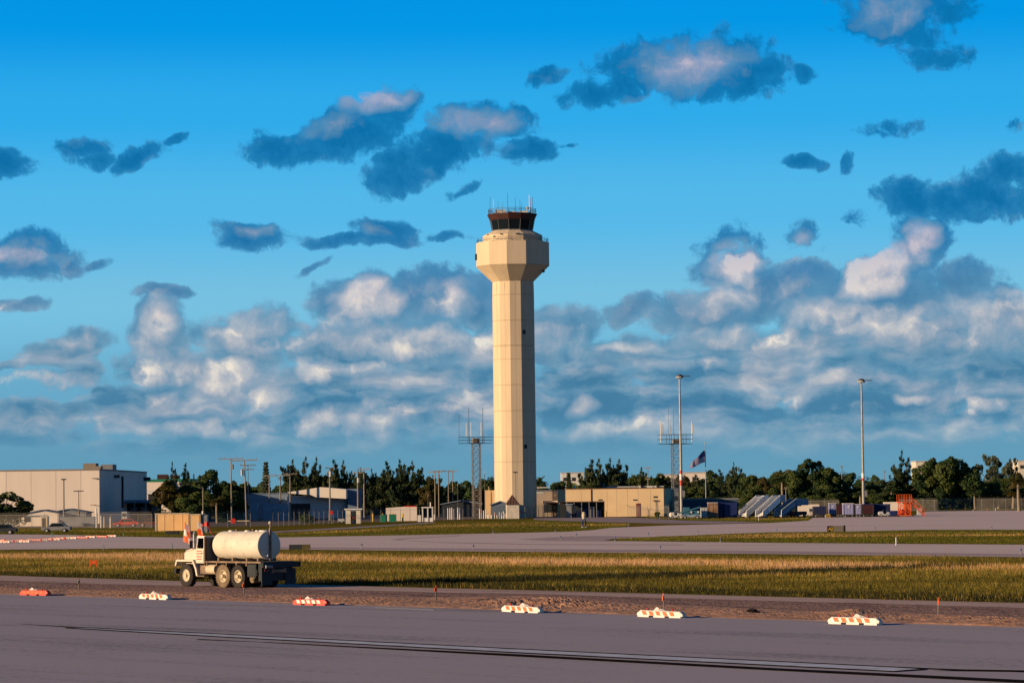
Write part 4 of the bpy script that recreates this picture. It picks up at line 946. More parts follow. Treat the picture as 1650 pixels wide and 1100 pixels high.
# flag
D = 640; p = at(1138, D); t = thing('flagpole', 'slim grey flagpole rising above the trees right of the light mast', 'flagpole', p)
hf = zof(1138, 714, D); b = MB(); b.cyl((0, 0, 0), (0, 0, hf), .14, .07, 8); b.build('pole', m_steel, t); b = MB(); b.sphere((0, 0, hf + .1), .15, 8, 5); b.build('finial', m_yellow, t)
fl = thing('national_flag', 'stars and stripes flag flying from the flagpole', 'flag', (p.x, p.y, 0))
s = D / FPX; TL = Vector((-.12, 0, zof(1136, 724.5, D))); BL = Vector((-.05, 0, zof(1136, 744, D))); TR = Vector(((1117 - 1138) * s, -1.7, zof(1116, 743, D))); BR = Vector(((1111 - 1138) * s, -1.8, zof(1112, 754.5, D)))
m_fr, m_fw, m_fb = leafmat('flag_red', (.30, .03, .06), .35, .05), leafmat('flag_white', (.85, .80, .85), .35, .05), leafmat('flag_blue', (.02, .03, .13), .2, .05)
f = MB(); nu, nv = 26, 13
def fp(u, v, off=0):
    a = TL.lerp(TR, u); c = BL.lerp(BR, u); q = a.lerp(c, v); q = q + Vector((0, -.28 * math.sin(u * 9 + v * 1.5) * u + off, .10 * math.sin(u * 7))); return q
for i in range(nu):
    for j in range(nv):
        can = i < nu * .4 and j < 7; f.use(m_fb if can else (m_fr if j % 2 == 0 else m_fw))
        f.face([fp(i/nu, j/nv), fp((i+1)/nu, j/nv), fp((i+1)/nu, (j+1)/nv), fp(i/nu, (j+1)/nv)])
f.use(m_fw)
for j in range(9):
    for i in range(6 if j % 2 == 0 else 5):
        u = (.025 + (i + (0 if j % 2 == 0 else .5)) * .066) * 1.0; v = (j + .8) / 9.8 * 7 / 13; pts = []
        for k in range(10):
            a = math.pi / 2 + k * math.pi / 5; r_ = (.017 if k % 2 == 0 else .007); pts.append(fp(u + r_ * math.cos(a) * .8, v - r_ * math.sin(a) * 1.6, -.01))
        f.face(pts)
f.build('cloth', parent=fl, fix=False)

# ------------------------------------------------------------------ fences
def mesh_mat():
    m = bpy.data.materials.new('chain_link'); m.use_nodes = True; N = m.node_tree.nodes; L = m.node_tree.links; b = N['Principled BSDF']
    b.inputs['Base Color'].default_value = (.26, .23, .21, 1); b.inputs['Roughness'].default_value = .6
    tc = N.new('ShaderNodeTexCoord'); sx = N.new('ShaderNodeSeparateXYZ'); L.new(tc.outputs['Object'], sx.inputs[0])
    outs = []
    for sg in (1, -1):
        a = N.new('ShaderNodeMath'); a.operation = 'MULTIPLY_ADD'; L.new(sx.outputs[2], a.inputs[0]); a.inputs[1].default_value = sg; L.new(sx.outputs[0], a.inputs[2])
        fr = N.new('ShaderNodeMath'); fr.operation = 'PINGPONG'; L.new(a.outputs[0], fr.inputs[0]); fr.inputs[1].default_value = .06
        c = N.new('ShaderNodeMath'); c.operation = 'LESS_THAN'; L.new(fr.outputs[0], c.inputs[0]); c.inputs[1].default_value = .0045; outs.append(c)
    mx = N.new('ShaderNodeMath'); mx.operation = 'MAXIMUM'; L.new(outs[0].outputs[0], mx.inputs[0]); L.new(outs[1].outputs[0], mx.inputs[1])
    nz = N.new('ShaderNodeTexNoise'); L.new(tc.outputs['Object'], nz.inputs['Vector']); nz.inputs['Scale'].default_value = .4
    al = N.new('ShaderNodeMath'); al.operation = 'MULTIPLY_ADD'; L.new(nz.outputs[0], al.inputs[0]); al.inputs[1].default_value = .16; al.inputs[2].default_value = .05
    L.new(al.outputs[0], b.inputs['Alpha']); return m
m_link = mesh_mat()
def fence(pts, h, label, step=3.0, topwire=True):
    """pts: pixel positions of the foot of the fence"""
    P = [gp(*q) for q in pts]; t = thing('chain_link_fence', label, 'fence', P[0])
    for a, b in zip(P, P[1:]):
        d = b - a; L = d.length; ang = math.atan2(d.y, d.x)
        pb = MB(); pb.face([(0, 0, 0.03), (L, 0, 0.03), (L, 0, h), (0, 0, h)]); o = pb.build('mesh_panel', m_link, t, fix=False); o.location = a - P[0]; o.rotation_euler.z = ang
        pb = MB(); pb.bar((0, 0, h), (L, 0, h), .06)
        if topwire:
            for k in (1, 2, 3): pb.bar((0, -.1 * k, h + .12 * k), (L, -.1 * k, h + .12 * k), .018)
        o = pb.build('top_rail', m_post, t); o.location = a - P[0]; o.rotation_euler.z = ang
        n = max(1, int(L / step))
        for k in range(n + (1 if b is P[-1] else 0)):
            q = a - P[0] + d * k / n; pb = MB(); pb.cyl((0, 0, 0), (0, 0, h), .045, .045, 6); pb.bar((0, 0, h), (0, -.35, h + .4), .05); o = pb.build('post', m_post, t); o.location = q
    return t
fence([(-30, 851), (245, 850.3)], 2.3, 'chain link fence in front of the cream warehouse', 3.1)
fence([(330, 850), (440, 848)], 2.3, 'chain link fence between the tan trailer and the white tank', 3.1)
fence([(440, 848), (552, 842.5)], 2.3, 'chain link fence left of the guard booth', 3.1)
fence([(582, 841.5), (676, 839)], 2.2, 'chain link fence in front of the green bins', 3.1)
fence([(700, 839), (776, 837)], 2.2, 'chain link fence left of the control tower foot', 3.0)
fence([(846, 834.5), (903, 832.5)], 2.2, 'chain link fence between the control tower foot and the dark enclosure', 2.6)
fence([(977, 832), (1078, 831.5)], 1.9, 'chain link fence along the foot of the tan building', 2.4)
fence([(1284, 824), (1352, 823.6)], 2.4, 'chain link fence behind the third stair truck', 3.0)
fence([(1450, 823.2), (1700, 821.6)], 2.4, 'long chain link fence on the right in front of the dark trees', 2.9)
# ------------------------------------------------------------------ tank truck
m_tyre, m_tank = m_rubber, mat('tank_paint', (0.74, 0.64, 0.50), 0.45, 0.07, 0.9, col2=(0.78, 0.70, 0.58), bump=.05)
m_cabw = mat('cab_paint', (0.78, 0.66, 0.52), 0.5, 0.08, 1.5)
m_canvas = mat('grey_canvas', (0.10, 0.10, 0.11), 0.9, .2, 3)
m_frame = mat('dirty_frame', (0.16, 0.11, 0.075), 0.85, .4, 2, col2=(0.30, 0.20, 0.13))
m_skin = None
def wheel(t, x, y, side, r=.62, w=.30, rim=m_rim, tyre=m_tyre, dual=False, name='wheel', hub=.1):
    """axis along y, outer face towards side"""
    root = MB(); N = 28
    def ring(mb, prof, n=N):
        vs = []; 
        for rr_, yy in prof:
            for k in range(n):
                a = 2*math.pi*k/n; vs.append((x + rr_*math.cos(a), y + yy*side, r + rr_*math.sin(a)))
        fs = []
        for j in range(len(prof)-1):
            for k in range(n): fs.append((j*n+k, j*n+(k+1)%n, (j+1)*n+(k+1)%n, (j+1)*n+k))
        mb.poly(vs, fs)
    ty = MB(); ring(ty, [(r*.55, w*.46), (r*.62, w*.5), (r*.88, w*.5), (r*.97, w*.42), (r, w*.3), (r, -w*.3), (r*.97, -w*.42), (r*.88, -w*.5), (r*.55, -w*.5)])
    for k in range(N):
        a = 2*math.pi*(k+.5)/N; c, s = math.cos(a), math.sin(a); q = r * 1.0
        for yy in (.28, -.28):
            cx, cy, cz = x + q*c, y + yy*w*1.1*side, r + q*s
            ty.poly([(cx - s*.03 - c*.04, cy-.05, cz + c*.03 - s*.04), (cx + s*.03 - c*.04, cy-.05, cz - c*.03 - s*.04), (cx + s*.03 + c*.022, cy-.05, cz - c*.03 + s*.022), (cx - s*.03 + c*.022, cy-.05, cz + c*.03 + s*.022),
                     (cx - s*.03 - c*.04, cy+.05, cz + c*.03 - s*.04), (cx + s*.03 - c*.04, cy+.05, cz - c*.03 - s*.04), (cx + s*.03 + c*.022, cy+.05, cz - c*.03 + s*.022), (cx - s*.03 + c*.022, cy+.05, cz + c*.03 + s*.022)],
                    [(0,1,2,3),(4,7,6,5),(0,4,5,1),(1,5,6,2),(2,6,7,3),(3,7,4,0)])
    o = ty.build(name, tyre, t, fix=True, smooth=True)
    rm = MB(); d = -.10 if hub > .15 else .02
    ring(rm, [(r*.56, w*.42), (r*.52, w*.45), (r*.47, w*.35), (r*.40, w*.30 + d), (r*.16, w*.34 + d), (r*.16, w*.34 + d + hub), (r*.03, w*.36 + d + hub)])
    for k in range(8):
        a = 2*math.pi*k/8; rm.cyl((x + r*.26*math.cos(a), y + (w*.32 + d)*side, r + r*.26*math.sin(a)), (x + r*.26*math.cos(a), y + (w*.38 + d)*side, r + r*.26*math.sin(a)), .03, .03, 6)
    rm.build('rim', rim, o, smooth=True)
    return o
def truck():
    hd = Vector((-.67, .742, 0)); lf = Vector((-.742, -.67, 0)); p = gp(302, 945.2) - lf * 1.05; p.z = .02
    t = thing('tank_truck', 'old cream six wheeled tank truck with orange checkered flags on its hood', 'tank truck', p, math.atan2(hd.y, hd.x))
    # frame
    b = MB()
    for y in (-.42, .42): b.box(-7.0, .95, y-.06, y+.06, .82, 1.07)
    for x in (-6.9, -5.6, -4.2, -2.8, -1.2, .3): b.box(x-.08, x+.08, -.42, .42, .86, 1.0)
    b.box(-6.5, -2.0, -.14, .14, .5, .72)
    b.build('chassis', m_frame, t)
    b = MB(); b.cyl((0, -.9, .62), (0, .9, .62), .09, .09, 8); b.sphere((0, .15, .62), .26, 10, 6); b.build('axle', m_frame, t)
    for x in (-3.5, -4.87):
        b = MB(); b.cyl((x, -.9, .62), (x, .9, .62), .1, .1, 8); b.sphere((x, 0, .62), .3, 10, 6); b.build('axle', m_frame, t)
    b = MB(); b.box(.95, 1.12, -1.15, 1.15, .72, 1.0); b.cyl((1.12, -.7, .86), (1.25, -.7, .86), .06, .06, 6); b.cyl((1.12, .7, .86), (1.25, .7, .86), .06, .06, 6); b.build('bumper', m_dark, t, bevel=.02)
    for s in (1, -1):
        wheel(t, 0, s*.98, s, .63, .36, m_rim, m_tyre, hub=.08)
        for x in (-3.5, -4.87):
            wheel(t, x, s*1.07, s, .63, .28, m_rim, m_rubberd if x > -4 else m_tyre, hub=.22)
            wheel(t, x, s*.74, s, .63, .28, m_dark, m_tyre, hub=.05)
    # hood: tapered, sloping forward
    h = MB(); sec = []
    for x, w_, z0, z1 in ((.86, .62, 1.12, 1.92), (.80, .66, 1.1, 2.02), (0, .74, 1.05, 2.14), (-.85, .84, 1.05, 2.2)):
        sec.append([(x, -w_, z0), (x, w_, z0), (x, w_, z1 - .16), (x, w_ - .16, z1), (x, -w_ + .16, z1), (x, -w_, z1 - .16)])
    vs = sum(sec, []); fs = [(0,1,2,3,4,5), tuple(range(23, 17, -1))] + [(j*6+k, j*6+(k+1)%6, (j+1)*6+(k+1)%6, (j+1)*6+k) for j in range(3) for k in range(6)]
    h.poly(vs, fs); ho = h.build('hood', m_cabw, t, smooth=False)
    b = MB()
    for k in range(7): b.box(.865, .885, -.48 + k*.15, -.42 + k*.15, 1.2, 1.8)
    b.box(.862, .872, -.5, .5, 1.18, 1.84); b.build('grille', m_dark, ho)
    for s in (1, -1):
        b = MB(); b.lathe([(.13, 0), (.13, .05), (.10, .07)], 14, axis='x'); o = b.build('headlight', m_lgrey, t); o.location = (.93, s*.86, 1.32)
        # fender: flat top over the wheel with raked front and rear
        y0, y1 = (.70, 1.20) if s > 0 else (-1.20, -.70)
        f = MB(); f.prism([(.98, 1.18), (.86, 1.50), (-.72, 1.50), (-1.05, 1.0), (-1.15, .62), (-1.02, .62), (-.92, .98), (-.66, 1.40), (.78, 1.40), (.88, 1.14)], y0, y1)
        f.build('fender', m_cabw, t)
        b = MB(); b.box(-1.75, -1.05, s*1.18 - .35*(s > 0), s*1.18 + .35*(s < 0), .58, .64); b.build('step', m_frame, t)
    # cab
    c = MB(); c.box(-1.62, -.85, -1.05, 1.05, 1.32, 2.12); c.box(-1.62, -1.52, -1.05, 1.05, 2.12, 2.18)
    cb = c.build('cab', m_cabw, t)
    for s in (1, -1):
        d = MB(); d.box(-1.55, -.86, s*1.05 - .02, s*1.05 + .03, 1.36, 2.06); do = d.build('door', m_cabw, t)
        b = MB(); b.box(-1.5, -1.38, s*1.09 - .01, s*1.09 + .015, 1.86, 1.90); b.build('handle', m_dark, do)
        r_ = random.Random(3 + s)
        m = MB()
        for k, z in enumerate((1.98, 1.84, 1.68, 1.54)):
            x = -1.0 + .06
            while x > -1.42:
                w_ = r_.uniform(.03, .07); m.box(x - w_, x, s*1.083 - .002, s*1.083 + .002, z - .035, z + .035); x -= w_ + .018
        m.build('lettering', mat('faded_red_lettering', (.62, .12, .10), .7, .1, 2), do)
    c = MB()
    for y in (-1.02, 1.02):
        c.bar((-.88, y, 2.12), (-1.0, y, 2.72), .07); c.bar((-1.58, y, 2.12), (-1.58, y, 2.72), .09)
    c.bar((-.88, 0, 2.12), (-1.0, 0, 2.72), .04); c.build('window_frame', m_cabw, t)
    g_ = MB(); g_.face([(-.885, -1, 2.14), (-.885, 1, 2.14), (-1.0, 1, 2.7), (-1.0, -1, 2.7)]); g_.build('windshield', m_glass, t, fix=False)
    r_ = MB(); r_.box(-1.66, -.92, -1.08, 1.08, 2.70, 2.82); r_.build('cab_roof', m_white, t, bevel=.04)
    b = MB(); b.box(-1.70, -1.63, -1.06, 1.06, 1.2, 2.74); b.build('cab_rear_wall', m_canvas, t)
    b = MB(); b.box(-1.74, -1.64, .98, 1.09, 1.2, 2.76); b.build('corner_post', m_brown, t)
    b = MB(); b.box(-1.5, -1.2, .5, .9, 1.5, 1.7); b.box(-1.55, -1.45, .45, .95, 1.5, 2.3); b.build('seat', m_dark, t)
    b = MB(); b.cyl((-.62, 1.0, 2.1), (-.62, 1.02, 2.9), .075, .075, 8); b.cyl((-.62, 1.02, 2.9), (-.7, 1.02, 3.05), .07, .07, 8); b.build('exhaust_stack', m_steel, t)
    for s in (1, -1):
        b = MB(); b.bar((-.84, s*1.05, 2.1), (-.7, s*1.3, 2.2), .035); b.bar((-.84, s*1.05, 2.5), (-.7, s*1.3, 2.5), .035); b.box(-.73, -.69, s*1.3 - .1, s*1.3 + .1, 2.14, 2.56); b.build('mirror', m_dsteel, t)
    # flags on front staffs
    for (fx, fy, n_, col0, ph) in ((.55, .72, 5, 0, .3), (-.15, .30, 5, 1, 1.7)):
        st = MB(); st.cyl((fx, fy, 1.95), (fx + .03, fy, 3.62), .022, .015, 6); st.build('flag_staff', m_steel, t)
        f = MB()
        def P_(u, v): return (fx + .03 - u*.80*(.45 + .55*v) - .08*math.sin(u*5 + ph)*v + (.12*v), fy + .18*math.sin(u*6 + ph + v)*.7, 3.56 - v*1.05 - u*.50*(.5 + .5*v) + .04*math.sin(u*8))
        for i in range(12):
            for j in range(12):
                f.use(m_orange if ((i//4) + (j//4) + col0) % 2 == 0 else m_white); f.face([P_(i/12, j/12), P_((i+1)/12, j/12), P_((i+1)/12, (j+1)/12), P_(i/12, (j+1)/12)])
        f.build('warning_flag', parent=t, fix=False, smooth=True)
    b = MB(); b.bar((-1.0, 0, 2.80), (-.6, .1, 3.45), .04); b.box(-.72, -.5, .02, .22, 3.34, 3.58); b.build('red_marker', m_red, t)
    # tank
    k = MB(); R = .77; pr = [(.02, -1.62), (.30, -1.66), (.52, -1.74), (.68, -1.86), (.75, -1.98), (R, -2.12), (R, -6.05), (R + .012, -6.06), (R + .012, -6.12), (.75, -6.14), (.5, -6.17), (.02, -6.19)]
    k.lathe(pr, 40, axis='x'); to = k.build('tank', m_tank, t, smooth=True); to.location = (0, 0, 2.30)
    st = mat('rust_streak', (.50, .30, .16), .8, .3, 2); rs = random.Random(2)
    b = MB()
    for _ in range(26):
        x = rs.uniform(-6, -2.2); an = rs.uniform(-.1, 1.1) if rs.random() < .6 else rs.uniform(-.6, -.1); w_ = rs.uniform(.01, .05); L_ = rs.uniform(.05, .22)
        q = [(x, (R + .004)*math.cos(-an), (R + .004)*math.sin(-an)), (x + w_, (R + .004)*math.cos(-an), (R + .004)*math.sin(-an)), (x + w_*.6, (R + .004)*math.cos(-an - L_), (R + .004)*math.sin(-an - L_))]
        b.face(q)
    b.build('rust_streaks', st, to, fix=False)
    for x in (-3.1, -4.6):
        b = MB(); b.lathe([(R + .006, x - .02), (R + .006, x + .02)], 40, axis='x', cap=False); b.build('weld_seam', m_tank, to, fix=False)
    b = MB(); b.box(-6.27, -6.19, -.055, .055, -.80, .92); b.cyl((-6.23, 0, .9), (-6.23, 0, 1.16), .03, .03, 6); b.build('rear_stand', m_frame, to)
    b = MB(); b.sphere((-6.23, 0, 1.22), .10, 10, 6); b.build('beacon', m_rim, to)
    b = MB(); b.sphere((-6.26, .2, -.55), .05, 8, 5); b.build('rear_lamp', m_white, to)
    for x, r_, h_ in ((-2.7, .16, .05), (-3.2, .08, .10), (-4.2, .17, .05), (-4.7, .08, .12), (-5.1, .14, .05), (-5.7, .30, .06)):
        b = MB(); b.cyl((x, 0, R - .03), (x, 0, R + h_), r_, r_ * .9, 12); b.build('tank_fitting', m_white if r_ > .1 else m_frame, to)
    b = MB()
    for x in (-2.3, -3.6, -4.9, -5.9):
        b.prism([(x - .06, 1.07), (x + .06, 1.07), (x + .06, 1.62), (x - .06, 1.62)], -.62, .62)
    b.build('saddle', m_frame, t)
    # deck, side rails, boxes, rear rack
    b = MB(); b.box(-6.9, -1.85, -1.18, 1.18, 1.36, 1.44); b.build('deck', m_frame, t)
    b = MB()
    for x in (-2.0, -2.9, -3.8, -4.7, -5.6): b.box(x-.04, x+.04, .42, 1.18, 1.2, 1.36); b.box(x-.04, x+.04, -1.18, -.42, 1.2, 1.36)
    b.build('crossmember', m_frame, t)
    b = MB(); b.cyl((-2.75, .98, .98), (-1.95, .98, .98), .27, .27, 16); b.build('fuel_tank', m_rim, t, smooth=True)
    b = MB(); b.box(-1.85, -1.2, .62, 1.05, .72, 1.2); b.build('tool_box', m_frame, t, bevel=.02)
    b = MB(); b.box(-6.45, -5.65, .45, 1.15, .62, 1.3); b.build('pump_box', m_dark, t, bevel=.02)
    b = MB()
    for (q0, q1) in (((-6.2, 1.0, 1.3), (-6.6, 1.15, .8)), ((-6.6, 1.15, .8), (-6.2, 1.1, .45)), ((-6.2, 1.1, .45), (-5.9, .9, .5))): b.cyl(q0, q1, .05, .05, 7)
    b.build('hose', m_dark, t)
    b = MB(); b.cyl((-5.9, .4, .5), (-5.9, 1.0, .5), .22, .22, 12); b.build('pump_housing', m_rubberd, t)
    b = MB(); b.box(-7.05, -6.9, -1.38, 1.12, 1.12, 1.42); b.box(-7.08, -7.0, -1.44, -1.38, 1.14, 1.55); b.build('rear_rack', m_dark, t, bevel=.02)
    b = MB(); b.cyl((-7.1, .55, 1.18), (-7.1, 1.0, 1.18), .09, .09, 10); b.build('spray_valve', m_steel, t)
    for s in (1, -1):
        b = MB(); b.box(-6.98, -6.93, s*.80 - .36, s*.80 + .36, .18, 1.06); b.build('mud_flap', m_dark, t)
        b = MB(); b.box(-7.08, -7.055, s*.85 - .09, s*.95 + .09, .92, 1.04); b.build('tail_lamp', m_dred, t)
    b = MB(); b.box(-6.9, -6.6, -1.0, 1.1, .40, 1.36); b.build('rear_panel', m_dark, t)
truck()

# ------------------------------------------------------------------ low profile barricades, stakes, lights
def barricade_mesh(main, alt, seed, Lb=2.44):
    b = MB(); n = 10; w = .15; h = .26
    prof = [(-w, .07), (-w*.75, h*.9), (-w*.5, h), (w*.5, h), (w*.75, h*.9), (w, .07)]
    for k in range(n):
        x0, x1 = -Lb/2 + .16 + k*(Lb - .32)/n, -Lb/2 + .16 + (k+1)*(Lb - .32)/n
        b.use(main); sk = 0
        for (a, c) in zip(prof, prof[1:]):
            b.face([(x0 - (a[1]-.16)*sk*8 if k else x0, a[0], a[1]), (x1 - (a[1]-.16)*sk*8 if k < n-1 else x1, a[0], a[1]), (x1 - (c[1]-.16)*sk*8 if k < n-1 else x1, c[0], c[1]), (x0 - (c[1]-.16)*sk*8 if k else x0, c[0], c[1])])
    b.use(alt)
    for k in range(5):
        x = -Lb/2 + .30 + k*(Lb - .6)/5 + .04
        for s in (-1, 1):
            y0, y1 = s*(w + .004), s*(w*.78 + .004); b.face([(x + .03, y0, .075), (x + .25, y0, .075), (x + .13, y1, h*.9), (x - .09, y1, h*.9)])
    b.use(main)
    for s in (-1, 1):
        xa, xb = s*(Lb/2 - .16), s*Lb/2; b.poly([(xa, y, z) for y, z in prof] + [(xb, y*.9, min(z, .15)) for y, z in prof], [(0,1,2,3,4,5), (6,11,10,9,8,7)] + [(k, k+6, k+7, k+1) for k in range(5)] + [(5, 11, 6, 0)])
    for x in (-.85, 0, .85): b.box(x - .30, x + .30, -w - .01, w + .01, 0, .085)
    return b
def barricade(px, py, main, alt, label, rz, tops, small=False):
    p = gp(px, py, .03); t = thing('barricade', label, 'barricade', p, rz, 'low profile airfield barricades'); 
    t.rotation_euler.x = rad(random.uniform(-2, 2)); t.rotation_euler.y = rad(random.uniform(-1.2, 1.2))
    if small: t.scale = (.55, 1, .95)
    barricade_mesh(main, alt, int(px)).build('body', parent=t, fix=False)
    rr_ = random.Random(int(px * 7))
    for x in tops:
        b = MB(); b.cyl((x, 0, .25), (x, 0, .29), .04, .04, 8); b.sphere((x, 0, .32), .045, 8, 5); b.build('warning_light', m_red, t)
    if not small:
        f = MB(); x = rr_.uniform(-.3, .1); f.face([(x - .15, -.08, .265), (x + .22, -.1, .265), (x + .10, .0, .36), (x - .05, .02, .40)]); f.face([(x + .22, -.1, .265), (x + .45, .05, .27), (x + .10, .0, .36)])
        f.build('loose_flag', m_white, t, fix=False)
m_bwhite = mat('barricade_white', (.88, .80, .70), .6, .16, 5); m_borange = mat('barricade_orange', (.85, .17, .05), .6, .25, 5); m_bred = mat('barricade_red', (.80, .10, .06), .5, .1, 3)
ang = EDGE_ANG
for px, py, mn_, al, lab in ((57, 958.5, m_bred, m_borange, 'orange-red low barricade at far left of the pavement edge'), (250, 965, m_bwhite, m_borange, 'white low barricade with orange stripes left of the tank truck'),
        (502, 974.2, m_bred, m_bwhite, 'orange-red low barricade with white stripes just right of the tank truck'), (842, 986, m_bwhite, m_borange, 'white and orange low barricade directly below the control tower'),
        (1066, 994, m_bwhite, m_borange, 'white and orange low barricade with an orange-topped stake behind it'), (1378, 1005.5, m_bwhite, m_borange, 'rightmost and largest white and orange low barricade')):
    barricade(px, py, mn_, al, lab, ang + rad(random.uniform(-3, 3)), (-.75, -.1, .6))
FAR = [(1, 872, 0), (8, 874, 1), (15, 873, 0), (24, 872.6, 1), (31, 872, 0), (40, 873, 1), (52, 870.5, 0), (59, 871.5, 0), (68, 870.8, 1), (77, 870, 0), (89, 869.5, 1), (97, 868.5, 0), (104, 868, 1), (116, 867.5, 1), (129, 867, 0), (135, 867.4, 0), (146, 865.8, 1), (159, 865.2, 0), (166, 865.6, 0), (180, 864.4, 1)]
for i, (px, py, k) in enumerate(FAR):
    lab = 'small white barricade in the long distant row on the far left taxiway' if k else 'small red barricade in the long distant row on the far left taxiway'
    barricade(px, py, m_bwhite if k else m_bred, m_borange if k else m_bwhite, lab, rad(random.uniform(-25, 5)), (0,), True)
def stake(px, py0, py1, label, ribbon=True, m=m_orange):
    p = gp(px, py1); h = (py1 - py0) / scl(p); t = thing('survey_stake', label, 'stake', (p.x, p.y, .0), random.uniform(0, 3), 'wooden survey stakes'); t.rotation_euler.x = rad(random.uniform(-3, 3))
    b = MB(); b.box(-.025, .025, -.012, .012, 0, h); b.build('post', m_wood, t)
    b = MB(); b.box(-.032, .032, -.018, .018, h*.72, h + .02); b.box(-.10, .02, -.02, .02, h*.62, h*.86); b.build('ribbon', m, t)
stake(127.5, 933, 950, 'plain pale stake in the dirt strip far left', m=m_wood)
stake(393, 938, 957, 'orange-flagged stake in front of the rear wheels of the tank truck')
stake(703, 943, 968, 'orange-topped stake in the dirt left of the control tower column')
stake(1069.5, 956, 985, 'orange-topped stake directly behind a white barricade')
stake(1511.5, 963, 991, 'orange-topped stake near the right edge')
# orange mesh sign in the grass
p = gp(151, 915); t = thing('marker_panel', 'small orange two-legged marker panel standing in tall grass on the left', 'marker', p); 
for x in (-.22, .22): addbox(t, 'post', m_orange, x - .05, x + .05, -.02, .02, 0, .62)
addbox(t, 'panel', m_orange, -.2, .2, -.02, .02, .3, .55)
m_blight = mat('blue_lens', (.03, .06, .22), .2, .1, 2)
def taxi_light(px, py, label, lens, h=.42, grp='taxiway edge lights'):
    p = gp(px, py); t = thing('edge_light', label, 'edge light', (p.x, p.y, 0), 0, grp)
    b = MB(); b.cyl((0, 0, 0), (0, 0, .05), .14, .13, 10); b.cyl((0, 0, .05), (0, 0, h*.7), .035, .035, 6); b.build('stem', m_grey, t)
    b = MB(); b.cyl((0, 0, h*.7), (0, 0, h*.76), .09, .09, 10); b.sphere((0, 0, h*.86), .075, 10, 6, (1, 1, 1.4)); b.build('lens', lens, t)
LL = {763: 'edge light on the near grass side below the control tower', 1645: 'edge light at the far right near grass edge', 1064: 'edge light in front of the near grass right of the tower'}
for px, py in ((583, 883), (763, 885), (1064, 887), (1645, 892.5)): taxi_light(px, py, LL.get(px, 'edge light on the near grass side right of the tank truck'), m_blight)
for px, py in ((794.6, 859), (895, 857.5), (903.5, 869), (929, 865), (991, 871.5), (1013, 851), (1045, 863.5), (1124, 860), (1161, 873), (1251.6, 857), (1410, 854), (1598, 852.5)):
    taxi_light(px, py, 'small blue edge light on the middle taxiway', m_blight, .38)
def edge_marker(px, py, hgt, m, label, grp='edge markers'):
    p = gp(px, py); t = thing('edge_marker', label, 'marker', (p.x, p.y, 0), 0, grp); b = MB(); b.cyl((0, 0, 0), (0, 0, .03), .12, .12, 8); b.build('base', m_dark, t)
    b = MB(); b.cyl((0, 0, .03), (0, 0, hgt), .055, .045, 8); b.build('post', m, t)
m_teal = mat('teal_marker', (.02, .28, .25), .5, .1, 3)
for px, py in ((84, 864), (199, 865), (167, 885.5), (277, 884)): edge_marker(px, py, .55, m_teal, 'short teal reflective edge marker beside the left taxiway')
edge_marker(1444, 879, .75, m_white, 'white post between taxiway and grass island in front of the lilac carts', 'white posts'); edge_marker(1222.5, 838.5, 1.0, m_white, 'white post on the verge in front of the second stair truck', 'white posts')
for px, py, h, m in ((1568, 823.5, .35, m_white), (1578, 822, .65, m_white), (1604, 823, .65, m_white)): edge_marker(px, py, h, m, 'white post beside the right perimeter fence', 'white posts')
edge_marker(1591, 823, .65, m_orange, 'orange post between white posts by the right perimeter fence', 'white posts')
p = gp(1229, 836); t = thing('junction_box', 'small dark box beside a white post before the second stair truck', 'box', p); addbox(t, 'cabinet', m_dark, -.3, .3, -.2, .2, .15, .6); addbox(t, 'foot', m_lgrey, -.2, -.1, -.1, .1, 0, .15); addbox(t, 'foot', m_lgrey, .1, .2, -.1, .1, 0, .15)

# ------------------------------------------------------------------ airfield signs
def glyph(b, ch, x, z, w, h, y):
    S_ = {'A': [((0, 0), (.5, 1)), ((.5, 1), (1, 0)), ((.2, .38), (.8, .38))], '2': [((0, .85), (.5, 1)), ((.5, 1), (1, .8)), ((1, .8), (.9, .55)), ((.9, .55), (0, 0)), ((0, 0), (1, 0))]}[ch]
    for (a, c) in S_: b.bar((x + a[0]*w, y, z + a[1]*h), (x + c[0]*w, y, z + c[1]*h), .065)
p = gp(1333, 857.5); sc = scl(p); t = thing('airfield_sign', 'low airfield sign with yellow A2 on black and a blank grey panel', 'airfield sign', p)
H = 10.5 / sc; addbox(t, 'panel', mat('sign_black', (.03, .012, .008), .5, .1), 0, 9/sc, -.12, .12, .1, H); addbox(t, 'panel', mat('sign_back_grey', (.20, .17, .13), .7, .1, 2), 9/sc + .01, 26/sc, -.12, .12, .1, H); addbox(t, 'panel', m_blk2 if 'm_blk2' in globals() else M_BLK, 26/sc + .01, 29/sc, -.14, .14, .08, H + .05)
for x in (3/sc, 14/sc, 24/sc): addbox(t, 'leg', m_dark, x, x + .08, -.05, .05, 0, .1)
b = MB(); glyph(b, 'A', 1.9/sc, .24, .32, H - .40, -.135); glyph(b, '2', 6.0/sc, .24, .20, H - .40, -.135); b.build('lettering', m_yellow, t)
addbox(t, 'border', m_dred, .0, .07, -.13, -.121, .12, H - .02)
p = gp(466, 887); sc = scl(p); t = thing('airfield_sign', 'back of a low dark airfield sign with yellowish end behind the tank truck', 'airfield sign', p); w = 34/sc
addbox(t, 'panel', m_dark, 0, w*.6, -.1, .1, .12, 10/sc); addbox(t, 'panel', mat('olive_panel', (.10, .075, .02), .7, .2, 2), w*.6 + .01, w, -.1, .1, .12, 10/sc)
for x in (.1, w*.4, w*.8): addbox(t, 'leg', m_dark, x, x + .08, -.05, .05, 0, .12)
